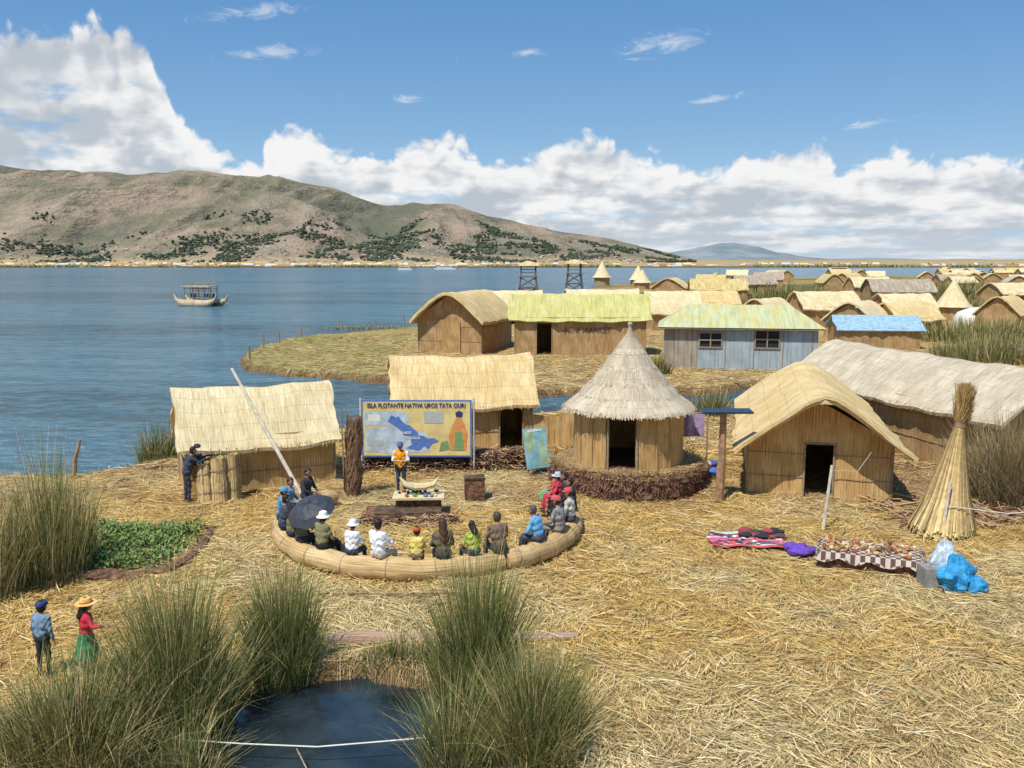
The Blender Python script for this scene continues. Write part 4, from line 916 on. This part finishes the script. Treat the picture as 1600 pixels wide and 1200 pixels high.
for x in (-2.6,-.9,.9,2.6): mb.tube([(x,-1.1,3.45),(x,-1.1,4.0)],.05,WOOD,5); mb.tube([(x,1.1,3.45),(x,1.1,4.0)],.05,WOOD,5)
for y in(-1.1,1.1): mb.tube([(-2.7,y,4.0),(2.7,y,4.0)],.05,WOOD,5)
for i in range(9): mb.ball((random.uniform(-2.4,2.4),random.uniform(-.8,.8),1.75),.22,cloth(random.choice([(.5,.08,.06),(.1,.15,.3),(.6,.6,.6),(.05,.05,.05)])),8,6,(1,1,2.))
mb.build('canopy_frame',e); mb=MB(); mb.tube([(4.6,.3,.9),(6.6,-.2,.1)],.05,WOOD,5); mb.build('steering_oar',e)
TW=plain('tower_timber',(.16,.13,.11),.9,.3,2.)
for nm,y,x,s in (('lookout_tower',175,3.2,.95),('lookout_tower',205,14.3,1.0)):
    e=empty(nm,(x,y,0)); mb=MB(); h=7.6*s; w=1.9
    for sx in(-1,1):
        for sy in(-1,1): mb.tube([(sx*w*1.1,sy*w*1.1,-.4),(sx*w*.75,sy*w*.75,h*.62),(sx*w*.75,sy*w*.75,h)],.13,TW,6)
    for z0,z1 in((0,h*.3),(h*.3,h*.6)):
        for sy in(-1,1):
            mb.tube([(-w*1.05,sy*w,z0),(w*.9,sy*w*.85,z1)],.08,TW,5); mb.tube([(w*1.05,sy*w,z0),(-w*.9,sy*w*.85,z1)],.08,TW,5)
        mb.box((0,0,z1),(w*2,w*2,.2),TW)
    for zz in (h*.72,h*.8):
        for sy in(-1,1): mb.tube([(-w*.75,sy*w*.75,zz),(w*.75,sy*w*.75,zz)],.07,TW,5)
    mb.build('timber_frame',e)
    mb=MB(); mb.lathe([(w*1.5,h*.90),(w*1.3,h*.97),(.1,h*1.03)],TH_GOLD,n=4,M=Matrix.Rotation(R(45),3,'Z')); mb.build('reed_roof',e,False)
e=empty('moored_reed_boats',(39.5,67.5,0),.2); mb=MB(); 
for k in range(3): totora(mb,-2.6,2.8,-k*1.5,.55,.4,TH_GREY if k else TH_GOLD,1.)
mb.build('hulls',e)
for x,y,L in((-60,820,22),(-90,760,14),(235,640,20),(330,600,16)):
    e=empty('tour_boat',(x,y,-.3)); mb=MB(); W_=plain('boat_white',(.75,.75,.73),.5,.05)
    mb.add([(-L/2,-2,0),(L*.4,-2,0),(L/2,0,1.6),(-L/2,-2.2,1.5),(L*.4,-2.2,1.5),(-L/2,2,0),(L*.4,2,0),(-L/2,2.2,1.5),(L*.4,2.2,1.5)],[(0,1,4,3),(1,2,4),(5,7,8,6),(6,8,2),(3,4,2,8,7),(0,3,7,5)],W_); mb.box((-L*.08,0,2.4),(L*.6,3.4,1.7),W_); mb.box((-L*.08,-1.75,2.5),(L*.55,.06,.7),DARK); mb.build('hull_and_cabin',e,False)
# ---------------------------------------------------------------- people
def capsule(a,b,ra,rb,n=10,k=4):
    a=Vector(a);b=Vector(b); d=b-a
    t=d.normalized() if d.length>1e-6 else Vector((0,0,1)); q=Vector((0,0,1)) if abs(t.z)<.9 else Vector((1,0,0)); sx=t.cross(q).normalized(); sy=t.cross(sx)
    rings=[]
    for i in range(1,k+1): ph=math.pi/2*(1-i/k); rings.append((a-t*ra*math.sin(ph),ra*math.cos(ph)))
    for i in range(0,k): ph=math.pi/2*(i/k); rings.append((b+t*rb*math.sin(ph),rb*math.cos(ph)))
    vs=[tuple(a-t*ra)]
    for c,r in rings:
        for j in range(n): th=2*math.pi*j/n; vs.append(tuple(c+(sx*math.cos(th)+sy*math.sin(th))*r))
    vs.append(tuple(b+t*rb)); fs=[]
    for j in range(n): fs.append((0,1+(j+1)%n,1+j))
    for i in range(len(rings)-1):
        for j in range(n): p=1+i*n+j;q_=1+i*n+(j+1)%n; fs.append((p,q_,q_+n,p+n))
    l=len(vs)-1; o=1+(len(rings)-1)*n
    for j in range(n): fs.append((o+j,o+(j+1)%n,l))
    return vs,fs
def human(name,loc,yaw,H=1.68,pose='sit',top=(.3,.3,.3),bot=(.05,.05,.07),skin=(.36,.2,.13),hair=(.02,.015,.012),hairlen=0,hat=None,hatc=(.8,.8,.8),female=False,skirt=None,arms='rest',lean=.1,vest=None,shoe=(.03,.025,.02),child=False,sleeve=True,head=0.):
    e=empty(name,loc,yaw); s=H/1.7; pr=[]
    def C(a,b,ra,rb,m,bias=0.): pr.append((Vector(a),Vector(b),ra,rb,m,bias))
    sw=.175 if female else .195
    pz=.92 if pose=='stand' else .60/s
    def B(x,y,z):
        zz=z-.92; return (x, y+math.sin(lean)*zz, pz+math.cos(lean)*zz)
    C(B(-.075,0,.93),B(.075,0,.93),.125,.125,'bot'); C(B(-.06,0,1.05),B(.06,0,1.05),.12,.12,'top'); C(B(-.09,0,1.2),B(.09,0,1.2),.125,.125,'top'); C(B(-.11,0,1.32),B(.11,0,1.32),.11,.11,'top')
    C(B(0,.01,.95),B(0,.01,1.3),.13,.14,'top'); C(B(-sw+.04,-.01,1.395),B(sw-.04,-.01,1.395),.065,.065,'top')
    hs=1.18 if child else 1.0; hc=Vector(B(0,.035,1.59 if not child else 1.60))
    Mh=Matrix.Rotation(head,3,'Z')
    def H_(x,y,z): return hc+(Mh@Vector((x,y,z)))*hs
    C(B(0,-.01,1.4),(hc.x,hc.y-.01,hc.z-.05),.055,.05,'skin')
    C(H_(0,.0,.035),H_(0,.005,-.02),.088*hs,.078*hs,'skin'); C(H_(0,.03,-.03),H_(0,.04,-.075),.055*hs,.035*hs,'skin')
    C(H_(0,.09,.005),H_(0,.105,-.025),.009,.016,'skin')
    for x in(-1,1): C(H_(x*.085,-.005,.01),H_(x*.085,-.005,-.02),.016,.012,'skin')
    C(H_(0,-.022,.05),H_(0,-.03,-.01),.094*hs,.085*hs,'hair',-.002); C(H_(0,.03,.085),H_(0,-.02,.08),.055*hs,.07*hs,'hair',-.002)
    if hairlen>0:
        C(H_(0,-.06,0),B(0,-.12,1.56-hairlen),.075,.06 if hairlen<.25 else .05,'hair',-.004)
        for x in(-.05,.05): C(H_(x,-.05,0),B(x,-.11,1.58-hairlen),.05,.04,'hair',-.004)
    hands=[]
    for x in(-1,1):
        sh=Vector(B(x*sw,0,1.39))
        if pose=='sit':
            if arms=='rest': el=sh+Vector((x*.07,.08,-.27)); wr=Vector((x*.13,.33,pz+.10))
            elif arms=='umbrella' and x>0: el=sh+Vector((.08,.12,-.2)); wr=sh+Vector((.0,.25,-.05))
            else: el=sh+Vector((x*.06,.12,-.25)); wr=sh+Vector((-x*.06,.32,-.25))
        else:
            if arms=='front': el=sh+Vector((x*.07,.05,-.27)); wr=el+Vector((-x*.09,.2,.03))
            elif arms=='out' and x>0: el=sh+Vector((x*.15,.08,-.2)); wr=el+Vector((x*.12,.17,.04))
            elif arms=='up': el=sh+Vector((x*.05,.2,-.14)); wr=el+Vector((-x*.02,.2,.1))
            else: el=sh+Vector((x*.06,-.02,-.28)); wr=el+Vector((x*.01,.07,-.24))
        C(sh,el,.058,.047,'sleeve'); fd=(wr-el).normalized(); C(el,el+(wr-el)*.92,.046,.034,'sleeve' if sleeve else 'skin'); C(el+(wr-el)*.9,wr,.027,.025,'skin')
        C(wr,wr+fd*.06,.026,.028,'skin'); hands.append((x,wr,fd))
    if pose=='sit':
        for x in(-1,1):
            hp=Vector((x*.09,0,pz-.0)); kn=Vector((x*.13,.40,pz-.03)); an=Vector((x*.13,.44,.08/s))
            C(hp,kn,.095 if not skirt else .11,.068,'leg'); C(kn,an,.064,.042,'leg' if not skirt else 'skin'); C(an+Vector((0,-.03,-.03)),an+Vector((x*.02,.14,-.045)),.042,.034,'shoe')
        if skirt: C((0,.12,pz-.02),(0,.40,pz-.03),.15,.15,'leg'); C((0,.42,pz-.05),(0,.46,pz-.3),.16,.17,'leg')
    else:
        for x in(-1,1):
            st=.03*x; hp=Vector((x*.085,0,.9)); kn=Vector((x*.095,.02+st,.5)); an=Vector((x*.1,-.01+st,.09))
            C(hp,kn,.092,.064,'leg'); C(kn,an,.06,.042,'leg' if not skirt else 'skin'); C(an+Vector((0,-.03,-.04)),an+Vector((x*.02,.14,-.05)),.042,.034,'shoe')
        if skirt:
            C((0,0,.98),(0,0,.62),.14,.24,'leg'); C((0,0,.62),(0,0,.5),.24,.27,'leg')
    V=[];F=[]
    for a,b_,ra,rb,m_,bi in pr:
        vs,fs=capsule(a,b_,ra,rb); o=len(V); V+=vs; F+=[[i+o for i in f] for f in fs]
    me=bpy.data.meshes.new('tmp'); me.from_pydata(V,[],F); ob=bpy.data.objects.new('tmp',me); scene.collection.objects.link(ob)
    md=ob.modifiers.new('r','REMESH'); md.mode='VOXEL'; md.voxel_size=.015; ms=ob.modifiers.new('s','SMOOTH'); ms.factor=.5; ms.iterations=3
    dg=bpy.context.evaluated_depsgraph_get(); dg.update(); m2=bpy.data.meshes.new_from_object(ob.evaluated_get(dg)); bpy.data.objects.remove(ob); bpy.data.meshes.remove(me)
    legc=skirt or bot
    colr={'skin':plain('skin_%d'%int(skin[0]*100),skin,.6,.1,10.,.003),'hair':plain('hair_%d'%int(hair[0]*100),hair,.5,.3,40.,.01),'top':cloth(vest or top),'sleeve':cloth(top),'bot':cloth(legc),'leg':cloth(legc),'shoe':cloth(shoe)}
    nvv=len(m2.vertices); cov=np.zeros(nvv*3); m2.vertices.foreach_get('co',cov); cov=cov.reshape(-1,3); nrm=np.zeros(nvv*3); m2.vertices.foreach_get('normal',nrm); nrm=nrm.reshape(-1,3)
    fold=.007*np.sin(cov[:,2]*38+6*np.sin(cov[:,0]*14+loc[0]*3))+.004*np.sin(cov[:,0]*50+cov[:,1]*41+cov[:,2]*22)
    hd=np.linalg.norm(cov-np.array(hc),axis=1); fold*=step(.15,.22,hd); m2.vertices.foreach_set('co',(cov+nrm*fold[:,None]).ravel())
    nf=len(m2.polygons); ce=np.zeros(nf*3); m2.polygons.foreach_get('center',ce); ce=ce.reshape(-1,3)
    best=np.full(nf,1e9); idx=np.zeros(nf,int); ks=['skin','hair','top','sleeve','bot','leg','shoe']
    for a,b_,ra,rb,m_,bi in pr:
        a=np.array(a);d=np.array(b_)-a; dd=max(d@d,1e-9); t=np.clip(((ce-a)@d)/dd,0,1); ds=np.linalg.norm(ce-a-t[:,None]*d,axis=1)-(ra+(rb-ra)*t)+bi
        w=ds<best; best[w]=ds[w]; idx[w]=ks.index(m_)
    m2.materials.clear()
    for k in ks: m2.materials.append(colr[k])
    m2.polygons.foreach_set('material_index',idx.astype(np.int32)); m2.polygons.foreach_set('use_smooth',np.ones(nf,bool)); m2.name='body'; m2.update(); bo=bpy.data.objects.new('body',m2); link(bo,e); bo.scale=(s,s,s)
    mb=MB(); sk=colr['skin']
    for x,wr,fd in hands:
        lat=fd.cross(Vector((0,0,1))); lat=lat.normalized() if lat.length>.1 else Vector((1,0,0)); dn=lat.cross(fd).normalized()
        if dn.z>0: dn=-dn
        pe=wr+fd*.075
        for i,l in enumerate((.062,.074,.07,.054)):
            p0=pe+lat*(-.027+.018*i)*1.1; p1=p0+fd*l*.5+dn*.006; p2=p1+fd*l*.35+dn*l*.3; p3=p2+fd*l*.12+dn*l*.25
            mb.tube([p0-fd*.02,p1,p2,p3],[.0095,.009,.008,.006],sk,6)
        th=wr+fd*.03-lat*x*.024; mb.tube([th,th-lat*x*.025+fd*.025,th-lat*x*.03+fd*.055+dn*.01],[.012,.010,.007],sk,6)
    ey=plain('eye_dark',(.02,.015,.01),.3,.1)
    for x in(-1,1): mb.ball(H_(x*.032,.079,.018),.011*hs,ey,7,5); mb.tube([H_(x*.018,.086,.038),H_(x*.048,.074,.038)],.004,colr['hair'],5)
    mb.tube([H_(-.022,.083,-.048),H_(0,.09,-.05),H_(.022,.083,-.048)],.005,plain('lips',(.3,.1,.08),.5,.1),5)
    o2=mb.build('fingers_and_face',e); o2.scale=(s,s,s)
    if hat:
        mb=MB(); hm=cloth(hatc); c=H_(0,-.01,.035); q=hs
        if hat=='cap':
            mb.lathe([(.101*q,.0),(.103*q,.04),(.085*q,.085),(.045*q,.11),(.004,.117)],hm,c,16,(1,1.1)); mb.lathe([(.004,.012),(.075,.01),(.078,.004),(.004,.002)],hm,c+Mh@Vector((0,.085,0)),14,(.95,1.1))
        elif hat=='sun':
            mb.lathe([(.16*q,-.02),(.155*q,-.012),(.11*q,.015),(.102*q,.05),(.09*q,.1),(.05*q,.125),(.004,.13)],hm,c,18,(1,1.08),.03)
        elif hat=='straw':
            mb.lathe([(.19*q,.0),(.185*q,.01),(.11*q,.018),(.10*q,.06),(.085*q,.115),(.004,.125)],hm,c,18,(1,1.05),.02); mb.lathe([(.112*q,.02),(.108*q,.045)],cloth((.5,.12,.04)),c,18,(1,1.05))
        o=mb.build('hat',e); o.scale=(s,s,s)
    if vest and pose=='stand':
        mb=MB(); st=plain('reflective_strip',(.7,.7,.3),.5,.1)
        pts=[Vector(B(.21*math.cos(t),.142*math.sin(t),1.12)) for t in [2*math.pi*i/20 for i in range(21)]]; mb.tube(pts,.012,st,5,cap=False)
        o=mb.build('vest_band',e); o.scale=(s,s,s)
    return e
def seat(theta,name,r=RR,**k):
    x=CX+r*math.sin(R(theta)); y=CY-r*math.cos(R(theta)); dy=k.pop('dyaw',0.)
    return human(name,(x,y,0.0),R(theta)+dy,pose='sit',**k)
navy=(.03,.04,.07)
seat(-55,'seated_woman',top=(.16,.15,.06),bot=navy,hat=None,hairlen=.15,female=True,H=1.6)
seat(-47,'seated_man',top=(.50,.34,.09),vest=(.13,.14,.08),bot=(.04,.04,.05),hair=(.02,.02,.02),H=1.7,arms='umbrella')
seat(-35,'seated_woman',top=(.20,.19,.10),bot=(.02,.02,.02),hat='sun',hatc=(.8,.78,.72),female=True,H=1.72,lean=.05,head=.3)
seat(-22,'seated_woman',top=(.66,.66,.72),bot=(.05,.06,.1),hat='sun',hatc=(.8,.77,.82),female=True,H=1.55,lean=.1)
seat(-12,'seated_man',top=(.74,.77,.84),bot=(.5,.45,.4),H=1.76,dyaw=-.35,lean=-.02,arms='reach')
seat(1,'seated_child',top=(.64,.53,.14),bot=(.2,.15,.1),hat='cap',hatc=(.5,.08,.03),H=1.36,female=True,child=True,head=.4)
seat(10,'seated_woman',top=(.12,.10,.06),bot=(.05,.05,.05),hair=(.06,.03,.018),hairlen=.30,female=True,H=1.76,dyaw=.1)
seat(20.5,'seated_woman',top=(.36,.44,.08),bot=(.05,.06,.1),hair=(.015,.012,.01),hairlen=.12,female=True,H=1.54,dyaw=.25,head=-.3)
seat(30,'seated_man',top=(.17,.12,.09),bot=(.05,.05,.05),hair=(.07,.05,.04),H=1.8,lean=.15,head=.25)
seat(48,'seated_man',top=(.14,.38,.66),bot=(.06,.07,.09),hair=(.08,.08,.08),H=1.74,lean=.22,dyaw=.3)
seat(62,'seated_man',top=(.26,.25,.24),bot=(.2,.18,.15),hat='cap',hatc=(.55,.1,.1),H=1.76)
seat(76,'seated_man',top=(.46,.44,.41),bot=(.05,.05,.06),hat='cap',hatc=(.6,.08,.08),H=1.72,head=.3)
seat(92,'seated_man',top=(.03,.03,.035),bot=(.03,.03,.03),H=1.74,hat=None)
seat(104,'seated_woman',top=(.04,.035,.04),bot=(.04,.04,.04),H=1.66,hairlen=.2,female=True)
seat(108,'seated_woman',r=3.9,top=(.55,.05,.09),skirt=(.5,.03,.07),hat='straw',hatc=(.45,.6,.68),H=1.5,female=True,dyaw=-.5)
seat(116,'seated_child',r=4.0,top=(.5,.1,.08),skirt=(.1,.35,.18),H=1.25,female=True,child=True,hair=(.02,.02,.02),dyaw=-.4)
seat(-78,'seated_man',top=(.10,.28,.46),bot=navy,H=1.7,hair=(.02,.02,.02),hat='cap',hatc=(.1,.3,.5))
seat(-93,'seated_man',top=(.15,.3,.42),bot=navy,H=1.72,head=-.4)
seat(-110,'seated_man',top=(.05,.05,.06),bot=navy,H=1.72); seat(-66,'seated_man',top=(.06,.08,.12),bot=navy,H=1.7)
human('presenter_man',(-3.55,27.75,0),R(172),H=1.68,pose='stand',top=(.66,.66,.64),vest=(.75,.30,.02),bot=(.05,.06,.09),hat='cap',hatc=(.08,.12,.3),arms='front',lean=.05)
human('standing_man',(-10.05,26.75,0),R(-60),H=1.74,pose='stand',top=(.045,.055,.085),bot=(.05,.055,.075),arms='up',lean=.3,hair=(.02,.02,.02))
human('standing_man',(-9.75,27.3,0),R(100),H=1.7,pose='stand',top=(.03,.03,.035),bot=(.03,.03,.04),arms='front',lean=.15,hat='cap',hatc=(.03,.04,.06))
human('boy',(-8.38,15.05,gh(-8.38,15.05)),R(-20),H=1.38,pose='stand',top=(.17,.26,.37),bot=(.03,.03,.035),hat='cap',hatc=(.04,.06,.17),child=True,arms='side',lean=0.03)
human('girl',(-7.62,15.1,gh(-7.62,15.1)),R(-55),H=1.42,pose='stand',top=(.55,.03,.06),skirt=(.02,.18,.08),hat='straw',hatc=(.75,.46,.14),child=True,female=True,hairlen=.2,arms='out',lean=0.03)
def umbrella():
    e=empty('umbrella',(-4.95,21.35,1.2)); mb=MB(); um=plain('umbrella_cloth',(.045,.05,.065),.55,.2,5.); vs=[];n=8; M=Matrix.Rotation(R(28),3,'X')@Matrix.Rotation(R(-12),3,'Y')
    rows=[(.0,.36),(.25,.32),(.45,.22),(.62,.06)]
    for r,z in rows:
        for j in range(n*2):
            th=math.pi*j/n; rr=r*(1 if j%2==0 else .93); vs.append(tuple(M@Vector((rr*math.cos(th),rr*math.sin(th),z+(0 if j%2==0 else .02)))))
    m=2*n; mb.add(vs,[(i*m+j,i*m+(j+1)%m,(i+1)*m+(j+1)%m,(i+1)*m+j) for i in range(3) for j in range(m)],um); mb.build('canopy',e,False)
    mb=MB(); mb.tube([M@Vector((0,0,.42)),M@Vector((0,0,-.4))],.01,plain('umbrella_shaft',(.3,.3,.3),.3,.1),6); mb.build('shaft',e)
umbrella()
